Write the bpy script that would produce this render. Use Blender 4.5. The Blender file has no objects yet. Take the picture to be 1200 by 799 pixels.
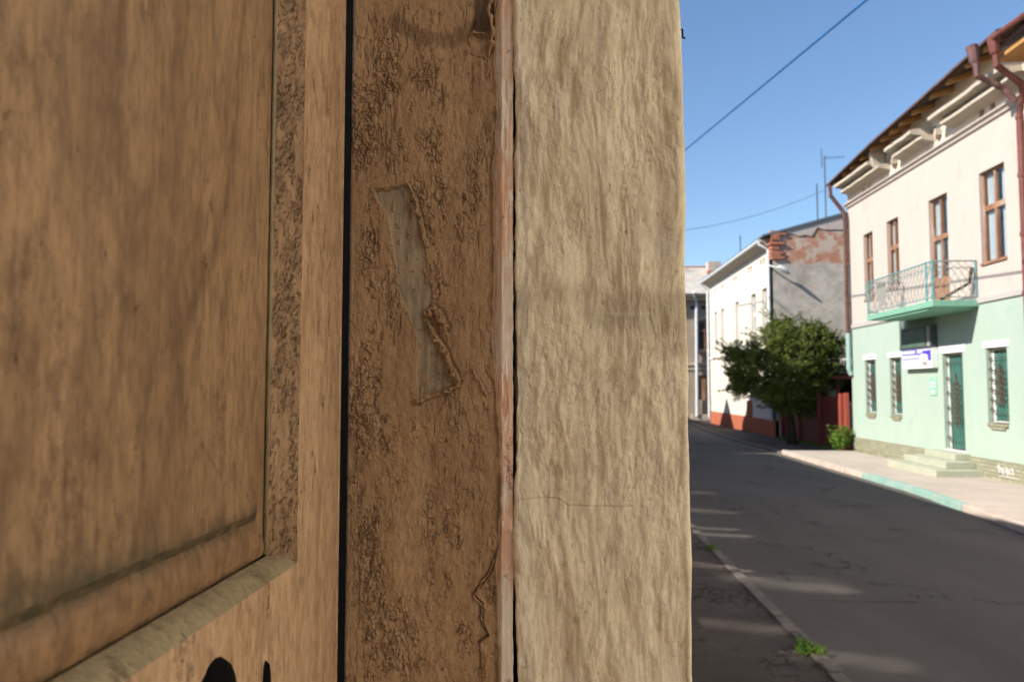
import bpy, bmesh, math, random
import numpy as np
from mathutils import Vector, Matrix, noise as mn
random.seed(7); rng = np.random.default_rng(11)
sc = bpy.context.scene
C = sc.collection
R = math.radians
EZ = 1.75                      # eye height above the roadway

# ------------------------------------------------------------------ noise
def _h(ix, iy, s):
    n = (ix.astype(np.int64) * 374761393 + iy.astype(np.int64) * 668265263 + s * 974634777) & 0xffffffff
    n = ((n ^ (n >> 13)) * 1274126177) & 0xffffffff
    return ((n ^ (n >> 16)) & 0xffffff) / float(0xffffff)
def vn(u, v, s=0):
    iu = np.floor(u); iv = np.floor(v); fu = u - iu; fv = v - iv
    fu = fu * fu * fu * (fu * (fu * 6 - 15) + 10); fv = fv * fv * fv * (fv * (fv * 6 - 15) + 10)
    a = _h(iu, iv, s); b = _h(iu + 1, iv, s); c = _h(iu, iv + 1, s); d = _h(iu + 1, iv + 1, s)
    return (a * (1 - fu) + b * fu) * (1 - fv) + (c * (1 - fu) + d * fu) * fv * 1.0
def fbm(u, v, s=0, o=4, g=.5):
    r = 0; a = 1; t = 0
    for k in range(o):
        r = r + a * (vn(u * 2 ** k + 17.3 * k, v * 2 ** k + 9.1 * k, s + k) - .5); t += a; a *= g
    return r / t * 2
def worley(u, v, s=0):
    iu = np.floor(u); iv = np.floor(v)
    f1 = np.full(u.shape, 9.); f2 = np.full(u.shape, 9.)
    for dx in (-1, 0, 1):
        for dy in (-1, 0, 1):
            cx = iu + dx; cy = iv + dy
            d = np.hypot(cx + _h(cx, cy, s) - u, cy + _h(cx, cy, s + 5) - v)
            f2 = np.where(d < f1, f1, np.minimum(f2, d)); f1 = np.minimum(f1, d)
    return f1, f2
def sstep(a, b, x):
    t = np.clip((x - a) / (b - a), 0, 1); return t * t * (3 - 2 * t)
def segdist(u, v, pts):
    d = np.full(u.shape, 1e9); side = np.zeros(u.shape); tt = np.zeros(u.shape)
    n = len(pts) - 1
    for i in range(n):
        ax, ay = pts[i]; bx, by = pts[i + 1]
        L = (bx - ax) ** 2 + (by - ay) ** 2
        t = np.clip(((u - ax) * (bx - ax) + (v - ay) * (by - ay)) / L, 0, 1)
        q = np.hypot(u - ax - t * (bx - ax), v - ay - t * (by - ay))
        m = q < d
        d = np.where(m, q, d); tt = np.where(m, (i + t) / n, tt)
        side = np.where(m, np.sign((bx - ax) * (v - ay) - (by - ay) * (u - ax)), side)
    return d, side, tt
def inpoly(u, v, P):
    r = np.zeros(u.shape, bool); n = len(P)
    for i in range(n):
        x0, y0 = P[i]; x1, y1 = P[(i + 1) % n]
        if y0 == y1: continue
        c = ((y0 > v) != (y1 > v)) & (u < (x1 - x0) * (v - y0) / (y1 - y0) + x0)
        r ^= c
    return r

# ------------------------------------------------------------------ materials
class NB:
    def __init__(s, name):
        s.m = bpy.data.materials.new(name); s.m.use_nodes = True
        s.nt = s.m.node_tree; s.n = s.nt.nodes; s.l = s.nt.links
        s.b = s.n['Principled BSDF']; s.tc = s.n.new('ShaderNodeTexCoord')
    def map(s, scale=(1, 1, 1), rot=(0, 0, 0)):
        q = s.n.new('ShaderNodeMapping'); q.inputs['Scale'].default_value = scale; q.inputs['Rotation'].default_value = rot
        s.l.new(s.tc.outputs['Object'], q.inputs[0]); return q.outputs[0]
    def noise(s, v, scale, det=5, rough=.6, dist=0):
        q = s.n.new('ShaderNodeTexNoise'); s.l.new(v, q.inputs['Vector']); q.inputs['Scale'].default_value = scale
        q.inputs['Detail'].default_value = det; q.inputs['Roughness'].default_value = rough; q.inputs['Distortion'].default_value = dist
        return q.outputs['Fac']
    def vor(s, v, scale, feat='DISTANCE_TO_EDGE'):
        q = s.n.new('ShaderNodeTexVoronoi'); q.feature = feat; s.l.new(v, q.inputs['Vector']); q.inputs['Scale'].default_value = scale
        return q.outputs['Distance']
    def ramp(s, f, *st):
        q = s.n.new('ShaderNodeValToRGB'); s.l.new(f, q.inputs[0]); e = q.color_ramp.elements
        while len(e) < len(st): e.new(.5)
        for i, (p, c) in enumerate(st):
            e[i].position = p; e[i].color = (c, c, c, 1) if not hasattr(c, '__len__') else (*c, 1)
        return q.outputs[0]
    def mix(s, f, a, b, mode='MIX'):
        q = s.n.new('ShaderNodeMix'); q.data_type = 'RGBA'; q.blend_type = mode
        for k, x in ((0, f), (6, a), (7, b)):
            if hasattr(x, 'links') or hasattr(x, 'is_linked'): s.l.new(x, q.inputs[k])
            elif hasattr(x, '__len__'): q.inputs[k].default_value = (*x, 1)
            else: q.inputs[k].default_value = x
        return q.outputs[2]
    def math(s, op, a, b=0):
        q = s.n.new('ShaderNodeMath'); q.operation = op
        for k, x in ((0, a), (1, b)):
            if hasattr(x, 'is_linked'): s.l.new(x, q.inputs[k])
            else: q.inputs[k].default_value = x
        return q.outputs[0]
    def attr(s, name):
        q = s.n.new('ShaderNodeAttribute'); q.attribute_name = name
        p = s.n.new('ShaderNodeSeparateColor'); s.l.new(q.outputs['Color'], p.inputs[0]); return p.outputs
    def out(s, col, rough=.85, bump=None, dist=.002, strength=1., spec=.3, metal=0):
        if hasattr(col, 'is_linked'): s.l.new(col, s.b.inputs['Base Color'])
        else: s.b.inputs['Base Color'].default_value = (*col, 1)
        if hasattr(rough, 'is_linked'): s.l.new(rough, s.b.inputs['Roughness'])
        else: s.b.inputs['Roughness'].default_value = rough
        s.b.inputs['Specular IOR Level'].default_value = spec; s.b.inputs['Metallic'].default_value = metal
        if bump is not None:
            q = s.n.new('ShaderNodeBump'); q.inputs['Distance'].default_value = dist; q.inputs['Strength'].default_value = strength
            s.l.new(bump, q.inputs['Height']); s.l.new(q.outputs[0], s.b.inputs['Normal'])
        return s.m
def simple(name, c1, c2, scale=3, stretch=(1, 1, 1), bump=.004, rough=.85, c3=None, fine=None, spec=.3, metal=0, det=6):
    k = NB(name); v = k.map(stretch); f = k.noise(v, scale, det)
    col = k.mix(k.ramp(f, (.35, 0.), (.65, 1.)), c1, c2)
    if c3 is not None:
        g = k.noise(v, scale * .37, 4, .7); col = k.mix(k.ramp(g, (.55, 0.), (.68, 1.)), col, c3)
    h = k.noise(v, fine or scale * 6, 5, .7)
    col = k.mix(k.ramp(h, (.3, .35), (.7, 0.)), col, (0.02, .02, .02), 'MULTIPLY') if False else col
    return k.out(col, rough, h, bump, 1., spec, metal)
M = {}
def mk():
    # ---- asphalt
    k = NB('asphalt'); v = k.map(); vs = k.map((.8, .25, 1))
    a = k.noise(vs, 1.2, 6, .65); b = k.noise(v, 70, 4, .8); st = k.noise(v, 240, 2, .9)
    col = k.mix(k.ramp(a, (.35, 0.), (.7, 1.)), (.100, .087, .076), (.150, .130, .114))
    pt = k.noise(k.map((.5, .18, 1)), 1.1, 5, .6, .6)
    col = k.mix(k.ramp(pt, (.54, 0.), (.6, .55)), col, (.12, .105, .095))
    col = k.mix(k.ramp(b, (.4, 0.), (.75, .6)), col, (.13, .12, .11))
    w = k.noise(v, 2.2, 5, .7); wv = k.n.new('ShaderNodeVectorMath'); wv.operation = 'MULTIPLY_ADD'
    k.l.new(v, wv.inputs[0]); wv.inputs[1].default_value = (1, 1, 1); k.l.new(w, wv.inputs[2])
    cr = k.vor(wv.outputs[0], .55); crm = k.ramp(cr, (.0, 1.), (.012, 0.))
    gate = k.ramp(k.noise(v, .9, 4), (.47, 0.), (.56, .9))
    crk = k.math('MULTIPLY', crm, gate)
    col = k.mix(crk, col, (.02, .018, .016))
    hh = k.math('SUBTRACT', k.math('ADD', b, st), k.math('MULTIPLY', crk, 3))
    M['asphalt'] = k.out(col, .86, hh, .006, 1., .25)
    k = NB('old_asphalt'); v = k.map(); a = k.noise(v, 1.6, 6, .7); b = k.noise(v, 60, 5, .85)
    col = k.mix(k.ramp(a, (.35, 0.), (.65, 1.)), (.07, .056, .048), (.11, .09, .077))
    wd = k.noise(v, 9, 5, .75); wv = k.n.new('ShaderNodeVectorMath'); wv.operation = 'MULTIPLY_ADD'; k.l.new(v, wv.inputs[0]); wv.inputs[1].default_value = (1, 1, 1); k.l.new(k.math('MULTIPLY', wd, .35), wv.inputs[2]); cr = k.vor(wv.outputs[0], 8); w = k.ramp(cr, (0., 1.), (.07, 0.)); g = k.ramp(k.noise(v, 1.3, 4), (.46, 0.), (.55, 1.))
    q = k.math('MULTIPLY', w, g); col = k.mix(q, col, (.012, .01, .009))
    col = k.mix(k.ramp(b, (.55, 0.), (.8, .7)), col, (.16, .14, .12))
    M['old_asphalt'] = k.out(col, .9, k.math('SUBTRACT', b, q), .012)
    k = NB('pavement'); v = k.map(); a = k.noise(v, 1.1, 6, .7); b = k.noise(v, 40, 5, .8)
    col = k.mix(k.ramp(a, (.35, 0.), (.65, 1.)), (.37, .315, .27), (.46, .40, .345))
    col = k.mix(k.ramp(b, (.55, 0.), (.8, .4)), col, (.25, .2, .17))
    col = k.mix(k.ramp(k.noise(k.map((.6, 2, 1)), 3, 5, .7), (.6, 0.), (.7, .45)), col, (.24, .2, .17))
    M['pavement'] = k.out(col, .92, b, .006)
    M['kerb_stone'] = simple('kerb_stone', (.42, .34, .29), (.52, .44, .38), 4, bump=.006, c3=(.33, .28, .24))
    M['kerb_dark'] = simple('kerb_dark', (.13, .112, .095), (.20, .175, .15), 9, bump=.006, c3=(.09, .075, .065))
    M['kerb_green'] = simple('kerb_green', (.20, .35, .30), (.27, .40, .35), 6, bump=.006, c3=(.40, .40, .34))
    # ---- walls
    def plaster(name, c1, c2, dirt, ds=.5, stretch=(1, 1, .4), bump=.01):
        k = NB(name); v = k.map(stretch); v1 = k.map()
        a = k.noise(v, 1.3, 6, .7); b = k.noise(v1, 25, 5, .7); c = k.noise(v, 4, 6, .75, .5)
        col = k.mix(k.ramp(a, (.3, 0.), (.7, 1.)), c1, c2)
        col = k.mix(k.ramp(c, (.58, 0.), (.72, ds)), col, dirt)
        return k.out(col, .9, k.math('ADD', b, k.math('MULTIPLY', a, 2)), bump, 1., .2)
    M['green_wall'] = plaster('green_wall', (.345, .43, .37), (.38, .465, .40), (.26, .35, .29), .7)
    M['cream_wall'] = plaster('cream_wall', (.48, .41, .37), (.525, .455, .41), (.36, .295, .255), .75)
    M['white_wall'] = plaster('white_wall', (.60, .555, .48), (.66, .61, .53), (.50, .44, .37), .35)
    M['bounce_wall'] = plaster('bounce_wall', (.84, .76, .64), (.88, .80, .69), (.78, .70, .6), .3)
    M['cornice'] = plaster('cornice', (.50, .43, .35), (.60, .53, .44), (.20, .165, .135), .9, (1, 1, 1), .03)
    M['flaked_plaster'] = plaster('flaked_plaster', (.68, .58, .47), (.74, .65, .54), (.35, .28, .23), .9, (1, 1, 1), .03)
    M['belt'] = plaster('belt', (.38, .36, .34), (.46, .43, .40), (.25, .23, .22))
    M['far_wall'] = plaster('far_wall', (.34, .27, .21), (.42, .35, .28), (.16, .12, .10), .9, (1, 1, 1), .03)
    M['stucco_tan'] = plaster('stucco_tan', (.50, .42, .31), (.58, .49, .37), (.35, .29, .2), .5)
    M['red_plinth'] = plaster('red_plinth', (.36, .10, .055), (.43, .14, .075), (.26, .10, .06), .5)
    # gable: grey render below, brick showing through above
    k = NB('patchy_gable'); v = k.map(); a = k.noise(v, 1.4, 7, .72); f = k.noise(v, 18, 5, .75)
    grey = k.mix(k.ramp(a, (.38, 0.), (.62, 1.)), (.36, .32, .28), (.56, .52, .46))
    grey = k.mix(k.ramp(k.noise(v, 3.2, 6, .8), (.56, 0.), (.66, .8)), grey, (.60, .55, .49))
    bw = k.n.new('ShaderNodeTexBrick'); mp = k.map((1, 1, 1), (R(90), 0, 0)); k.l.new(mp, bw.inputs['Vector'])
    bw.inputs['Scale'].default_value = 3.2; bw.inputs['Color1'].default_value = (.50, .17, .08, 1); bw.inputs['Color2'].default_value = (.40, .13, .07, 1)
    bw.inputs['Mortar'].default_value = (.45, .36, .28, 1); bw.inputs['Mortar Size'].default_value = .03
    brick = k.mix(k.ramp(k.noise(v, 2.3, 7, .75), (.46, 0.), (.54, 1.)), bw.outputs[0], (.52, .43, .35))
    sep = k.n.new('ShaderNodeSeparateXYZ'); k.l.new(k.tc.outputs['Object'], sep.inputs[0])
    z = k.math('ADD', sep.outputs[2], k.math('MULTIPLY', k.noise(v, 1.2, 6, .7), .35))
    up = k.ramp(k.math('MULTIPLY', z, .1), (.630, 0.), (.633, 1.))
    M['patchy_gable'] = k.out(k.mix(up, grey, brick), .95, f, .03)
    # tile plinth
    k = NB('tile_plinth'); bw = k.n.new('ShaderNodeTexBrick'); k.l.new(k.map((1, 1, 1), (0, R(90), R(90))), bw.inputs['Vector'])
    k.n.remove(bw); bw = k.n.new('ShaderNodeTexBrick')
    cmb = k.n.new('ShaderNodeCombineXYZ'); sep = k.n.new('ShaderNodeSeparateXYZ'); k.l.new(k.tc.outputs['Object'], sep.inputs[0])
    k.l.new(sep.outputs[1], cmb.inputs[0]); k.l.new(sep.outputs[2], cmb.inputs[1]); k.l.new(cmb.outputs[0], bw.inputs['Vector'])
    bw.inputs['Scale'].default_value = 4.6; bw.inputs['Color1'].default_value = (.25, .25, .17, 1); bw.inputs['Color2'].default_value = (.33, .32, .23, 1)
    bw.inputs['Mortar'].default_value = (.11, .105, .075, 1); bw.inputs['Mortar Size'].default_value = .025; bw.inputs['Brick Width'].default_value = .75; bw.inputs['Row Height'].default_value = .32
    M['tile_plinth'] = k.out(bw.outputs[0], .5, bw.outputs['Fac'], -.004, 1., .4)
    M['step_stone'] = simple('step_stone', (.34, .355, .27), (.41, .42, .33), 5, bump=.004, c3=(.30, .30, .24))
    M['dark_green'] = simple('dark_green', (.02, .02, .02), (.04, .04, .04), 5)
    # ---- metal, wood, glass
    M['white_paint'] = simple('white_paint', (.72, .72, .70), (.80, .80, .78), 8, bump=.001, rough=.5)
    M['window_wood'] = simple('window_wood', (.24, .115, .065), (.34, .18, .11), 9, (1, 1, .2), .003, .6, c3=(.42, .31, .23))
    M['window_white'] = simple('window_white', (.62, .60, .56), (.74, .72, .68), 9, (1, 1, .2), .003, .6)
    M['curtain'] = simple('curtain', (.62, .63, .63), (.82, .82, .80), 14, (1, 1, .05), .01, .9)
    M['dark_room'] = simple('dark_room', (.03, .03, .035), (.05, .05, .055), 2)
    M['teal_shutter'] = NB('teal_shutter')
    k = M['teal_shutter']; w = k.n.new('ShaderNodeTexWave'); w.bands_direction = 'Y'; w.inputs['Scale'].default_value = 5.2
    k.l.new(k.map(), w.inputs[0]); w.inputs['Distortion'].default_value = .2
    M['teal_shutter'] = k.out(k.mix(k.ramp(k.noise(k.map((1, 1, .3)), 6, 5), (.4, 0.), (.6, 1.)), (.03, .15, .12), (.05, .20, .165)), .5, w.outputs['Fac'], .02, 1., .4)
    M['iron'] = simple('iron', (.075, .045, .03), (.13, .08, .05), 20, bump=.002, rough=.7)
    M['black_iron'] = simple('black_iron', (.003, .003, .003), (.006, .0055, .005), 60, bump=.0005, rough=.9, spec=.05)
    M['teal_iron'] = simple('teal_iron', (.06, .23, .25), (.12, .32, .34), 12, bump=.002, rough=.5, c3=(.2, .16, .12))
    M['grey_iron'] = simple('grey_iron', (.22, .22, .2), (.32, .31, .29), 12, bump=.002, rough=.6)
    M['slab_green'] = plaster('slab_green', (.17, .37, .27), (.22, .42, .32), (.11, .28, .2), .4)
    M['pipe_brown'] = simple('pipe_brown', (.085, .038, .028), (.13, .058, .044), 5, bump=.002, rough=.6, c3=(.09, .05, .04))
    M['pipe_red'] = simple('pipe_red', (.13, .042, .035), (.18, .065, .052), 5, bump=.002, rough=.6, c3=(.15, .07, .06))
    M['pipe_dark'] = simple('pipe_dark', (.09, .045, .045), (.15, .075, .07), 5, bump=.002, rough=.5, c3=(.28, .18, .16))
    M['pipe_white'] = simple('pipe_white', (.55, .58, .60), (.66, .69, .70), 5, bump=.002, rough=.45)
    M['pipe_green'] = simple('pipe_green', (.28, .42, .38), (.34, .48, .44), 5, bump=.002, rough=.5)
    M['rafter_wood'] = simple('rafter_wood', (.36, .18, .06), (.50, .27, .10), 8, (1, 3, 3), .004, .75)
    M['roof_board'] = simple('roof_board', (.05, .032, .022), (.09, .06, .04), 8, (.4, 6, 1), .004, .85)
    M['roof_metal'] = simple('roof_metal', (.09, .05, .045), (.14, .08, .07), 3, (1, 1, 1), .004, .6)
    M['roof_blue'] = simple('roof_blue', (.10, .14, .17), (.16, .2, .23), 3, (1, 1, 1), .004, .5)
    M['roof_grey'] = simple('roof_grey', (.38, .34, .30), (.50, .46, .40), 2, (1, 1, 1), .03, .9, c3=(.28, .25, .22))
    M['brick_red'] = simple('brick_red', (.40, .15, .09), (.5, .22, .14), 6, (1, 1, 1), .02, .9)
    M['fence_red'] = simple('fence_red', (.16, .035, .025), (.24, .055, .04), 6, (1, 1, .2), .004, .6)
    M['fence_bright'] = simple('fence_bright', (.30, .06, .04), (.38, .09, .06), 6, (1, 1, .2), .004, .6)
    M['tin'] = simple('tin', (.34, .32, .31), (.46, .43, .41), 5, bump=.004, rough=.6)
    M['bark'] = simple('bark', (.07, .05, .035), (.12, .09, .065), 14, (1, 1, .2), .03, .95)
    for nm, a, b in (('leaf', (.055, .09, .014), (.20, .24, .045)), ('weed', (.08, .16, .02), (.19, .30, .05))):
        k = NB(nm); f = k.noise(k.map(), 2.2, 4, .8); g = k.noise(k.map(), 22, 2)
        col = k.mix(k.ramp(k.math('ADD', k.math('MULTIPLY', f, .6), k.math('MULTIPLY', g, .4)), (.38, 0.), (.62, 1.)), a, b); k.out(col, .55, None, spec=.3)
        tr = k.n.new('ShaderNodeBsdfTranslucent'); k.l.new(col, tr.inputs[0]); ms = k.n.new('ShaderNodeMixShader'); ms.inputs[0].default_value = .3
        k.l.new(k.b.outputs[0], ms.inputs[1]); k.l.new(tr.outputs[0], ms.inputs[2]); k.l.new(ms.outputs[0], k.n['Material Output'].inputs[0]); M[nm] = k.m
    k = NB('glass'); tr = k.n.new('ShaderNodeBsdfTransparent'); gl = k.n.new('ShaderNodeBsdfGlossy'); gl.inputs['Roughness'].default_value = .04
    tr.inputs[0].default_value = (.75, .8, .82, 1); gl.inputs[0].default_value = (.9, .95, 1, 1)
    fr = k.n.new('ShaderNodeLayerWeight'); fr.inputs[0].default_value = .5; fq = k.math('POWER', fr.outputs['Facing'], 3.); ms = k.n.new('ShaderNodeMixShader')
    k.l.new(k.math('ADD', k.math('MULTIPLY', fq, .55), .05), ms.inputs[0]); k.l.new(tr.outputs[0], ms.inputs[1]); k.l.new(gl.outputs[0], ms.inputs[2]); k.l.new(ms.outputs[0], k.n['Material Output'].inputs[0]); M['glass'] = k.m
    k = NB('sun_streak_glass'); k.b.inputs['Base Color'].default_value = (.06, .055, .05, 1); at = k.attr('wear_light_mask'); tr = k.n.new('ShaderNodeBsdfTransparent'); ms = k.n.new('ShaderNodeMixShader'); k.l.new(at[0], ms.inputs[0]); k.l.new(k.b.outputs[0], ms.inputs[1]); k.l.new(tr.outputs[0], ms.inputs[2]); k.l.new(ms.outputs[0], k.n['Material Output'].inputs[0]); M['sun_streak_glass'] = k.m  # dark sheet with added clear streaks that let sun onto the road
    M['sign_dark'] = simple('sign_dark', (.05, .055, .06), (.09, .10, .10), 6, bump=.001, rough=.4)
    M['sign_screen'] = simple('sign_screen', (.06, .10, .09), (.10, .17, .13), 4, bump=.0005, rough=.25)
    M['sign_white'] = simple('sign_white', (.66, .68, .66), (.74, .76, .74), 6, bump=.001, rough=.5)
    M['sign_blue'] = simple('sign_blue', (.075, .05, .45), (.10, .07, .52), 6, bump=.001, rough=.5)
    M['sign_grey'] = simple('sign_grey', (.40, .38, .40), (.48, .46, .48), 6, bump=.001, rough=.5)
    M['plate_green'] = simple('plate_green', (.24, .50, .36), (.28, .55, .40), 6, bump=.001, rough=.5)
    M['scrawl'] = simple('scrawl', (.66, .66, .66), (.75, .75, .75), 6, bump=.001)
    M['wire_blue'] = simple('wire_blue', (.012, .10, .30), (.02, .13, .36), 6, bump=.001)
    M['wire_dark'] = simple('wire_dark', (.05, .06, .08), (.07, .08, .10), 6, bump=.001)
    M['earth'] = simple('earth', (.10, .085, .06), (.16, .13, .09), 2, bump=.02)
    # ---- close-up paint: beige plastered post
    k = NB('post_paint'); v = k.map((1, 1, .22)); vi = k.map()
    a = k.noise(v, 11, 7, .7, .4); at = k.attr('wear_light_mask')
    col = k.mix(k.ramp(a, (.32, 0.), (.68, 1.)), (.77, .63, .405), (.90, .76, .51))
    col = k.mix(k.ramp(k.noise(k.map((1, 1, .4)), 26, 6, .75), (.5, 0.), (.72, .5)), col, (.55, .42, .24))
    col = k.mix(k.math('MULTIPLY', at[0], .72), col, (.42, .32, .19))
    col = k.mix(k.math('MULTIPLY', at[1], .6), col, (.68, .58, .43))
    col = k.mix(k.math('MULTIPLY', at[2], .8), col, (.05, .035, .02))
    gn = k.noise(k.map((1, 1, .45)), 200, 6, .8); col = k.mix(k.ramp(gn, (.38, .30), (.52, 0.)), col, (.40, .29, .165)); col = k.mix(k.ramp(gn, (.56, 0.), (.72, .35)), col, (.92, .80, .57))
    sp = k.ramp(k.noise(vi, 420, 2, .6), (.70, 0.), (.76, .6)); col = k.mix(sp, col, (.12, .075, .04))
    b = k.noise(k.map((1, 1, .4)), 380, 4, .75); c = k.noise(vi, 1500, 2, .6)
    M['post_paint'] = k.out(col, .78, k.math('ADD', b, k.math('MULTIPLY', c, .25)), .0012, 1., .3)
    # brown frame paint
    k = NB('frame_paint'); v = k.map((1, 1, .25)); vi = k.map(); at = k.attr('wear_light_mask')
    a = k.noise(v, 14, 7, .72, .3)
    col = k.mix(k.ramp(a, (.34, 0.), (.66, 1.)), (.30, .175, .078), (.45, .275, .13))
    col = k.mix(k.ramp(k.noise(vi, 60, 6, .8), (.52, 0.), (.72, .5)), col, (.50, .32, .165))
    col = k.mix(k.math('MULTIPLY', at[1], .80), col, (.085, .036, .013))
    gn = k.noise(k.map((1, 1, .30)), 300, 6, .8); col = k.mix(k.ramp(gn, (.38, .40), (.56, 0.)), col, (.12, .058, .022)); col = k.mix(k.ramp(gn, (.58, 0.), (.74, .2)), col, (.50, .31, .15))
    gr = k.mix(k.ramp(k.noise(k.map((1, 1, .1)), 160, 5, .7), (.38, 0.), (.62, 1.)), (.21, .155, .09), (.37, .28, .165))
    gr = k.mix(k.ramp(k.noise(k.map((1, 1, .4)), 40, 4, .7), (.5, 0.), (.62, .6)), gr, (.13, .11, .065))
    gr = k.mix(k.ramp(k.noise(vi, 90, 6, .8), (.54, 0.), (.62, .85)), gr, (.33, .18, .08))
    col = k.mix(at[0], col, gr)
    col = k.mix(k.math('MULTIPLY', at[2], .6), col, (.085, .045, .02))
    b = k.noise(k.map((1, 1, .3)), 600, 4, .75)
    M['frame_paint'] = k.out(col, .62, b, .0006, 1., .35)
    k = NB('bare_wood'); vi = k.map()
    a = k.noise(k.map((1, 1, .08)), 300, 6, .75); b = k.noise(k.map((1, 1, .5)), 22, 5, .7)
    col = k.mix(k.ramp(a, (.38, 0.), (.62, 1.)), (.70, .38, .22), (.84, .58, .40))
    col = k.mix(k.ramp(b, (.46, 0.), (.56, 1.)), col, k.mix(k.ramp(a, (.4, 0.), (.6, 1.)), (.72, .57, .40), (.84, .72, .54)))
    col = k.mix(k.ramp(k.noise(vi, 35, 5, .7), (.62, 0.), (.70, .8)), col, (.26, .10, .05)); col = k.mix(k.ramp(k.noise(k.map((1, 1, .25)), 90, 6, .8), (.56, 0.), (.64, .8)), col, (.88, .78, .64))
    M['bare_wood'] = k.out(col, .8, a, .0008, 1., .25)
    # door paint
    def doorpaint(name, c1, c2, c3, crack, cs, gate=.5, st=(1, 1, .16)):
        k = NB(name); v = k.map(st); vi = k.map()
        a = k.noise(v, 9, 6, .7, .5); b = k.noise(k.map((1, 1, .3)), 28, 6, .75); gn = k.noise(k.map((1, 1, .3)), 150, 6, .8)
        col = k.mix(k.ramp(a, (.34, 0.), (.66, 1.)), c1, c2)
        col = k.mix(k.ramp(b, (.50, 0.), (.68, .65)), col, c3)
        col = k.mix(k.ramp(k.noise(k.map((1, 1, .2)), 5, 5, .6, .8), (.60, 0.), (.66, .7)), col, (c3[0] * .6, c3[1] * .6, c3[2] * .6))
        col = k.mix(k.ramp(gn, (.40, .45), (.55, 0.)), col, (c3[0] * .7, c3[1] * .7, c3[2] * .7)); col = k.mix(k.ramp(gn, (.56, 0.), (.7, .25)), col, (c2[0] * 1.2, c2[1] * 1.2, c2[2] * 1.2))
        mt = k.ramp(k.noise(k.map((1, 1, .55)), 55, 7, .85), (.50, 0.), (.66, .75)); col = k.mix(k.math('MULTIPLY', mt, k.ramp(k.noise(k.map((1, 1, .5)), 8, 4), (.38, 0.), (.54, 1.))), col, (c3[0] * .55, c3[1] * .5, c3[2] * .45))
        dt = k.attr('wear_light_mask'); brk_ = k.ramp(k.noise(vi, 75, 6, .8), (.25, .35), (.6, 1.)); col = k.mix(k.math('MULTIPLY', dt[1], k.math('MULTIPLY', brk_, .75)), col, (.085, .042, .016)); col = k.mix(k.math('MULTIPLY', dt[0], brk_), col, (.055, .045, .022))
        w = k.noise(vi, 130, 5, .8); wv = k.n.new('ShaderNodeVectorMath'); wv.operation = 'MULTIPLY_ADD'; wv.inputs[1].default_value = (1, 1, .55)
        k.l.new(vi, wv.inputs[0]); k.l.new(k.math('MULTIPLY', w, .022), wv.inputs[2])
        cr = k.ramp(k.vor(wv.outputs[0], cs), (.0, 1.), (.075, 0.)); g = k.ramp(k.noise(k.map((1, 1, .45)), 70, 6, .8), (gate, 0.), (gate + .07, 1.))
        q = k.math('MULTIPLY', cr, g)
        col = k.mix(k.math('MULTIPLY', q, crack), col, (.035, .02, .012))
        h = k.math('SUBTRACT', k.noise(k.map((1, 1, .1)), 300, 4, .7), k.math('MULTIPLY', q, 1.6))
        return k.out(col, .6, h, .0009, 1., .35)
    M['door_panel'] = doorpaint('door_panel', (.215, .120, .053), (.33, .200, .098), (.105, .052, .020), .18, 130, .62)
    M['door_stile'] = doorpaint('door_stile', (.45, .280, .150), (.56, .375, .215), (.27, .150, .070), .7, 330, .58, (1, 1, .10))
    M['door_mould'] = doorpaint('door_mould', (.27, .150, .068), (.37, .225, .112), (.14, .07, .028), .95, 260, .46, (1, 1, .5))
    M['door_ledge'] = doorpaint('door_ledge', (.27, .21, .11), (.33, .26, .145), (.18, .135, .07), .3, 200, .6, (1, .3, 1))  # lighter grey-green: sky light on the upward face put into the colour
    M['door_dirt'] = doorpaint('door_dirt', (.13, .105, .065), (.19, .15, .095), (.08, .06, .035), .8, 150, .5, (1, .3, 1))
    M['door_band'] = doorpaint('door_band', (.21, .115, .052), (.29, .168, .080), (.12, .06, .025), .2, 150, .6, (1, .2, 1))
mk()

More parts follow.
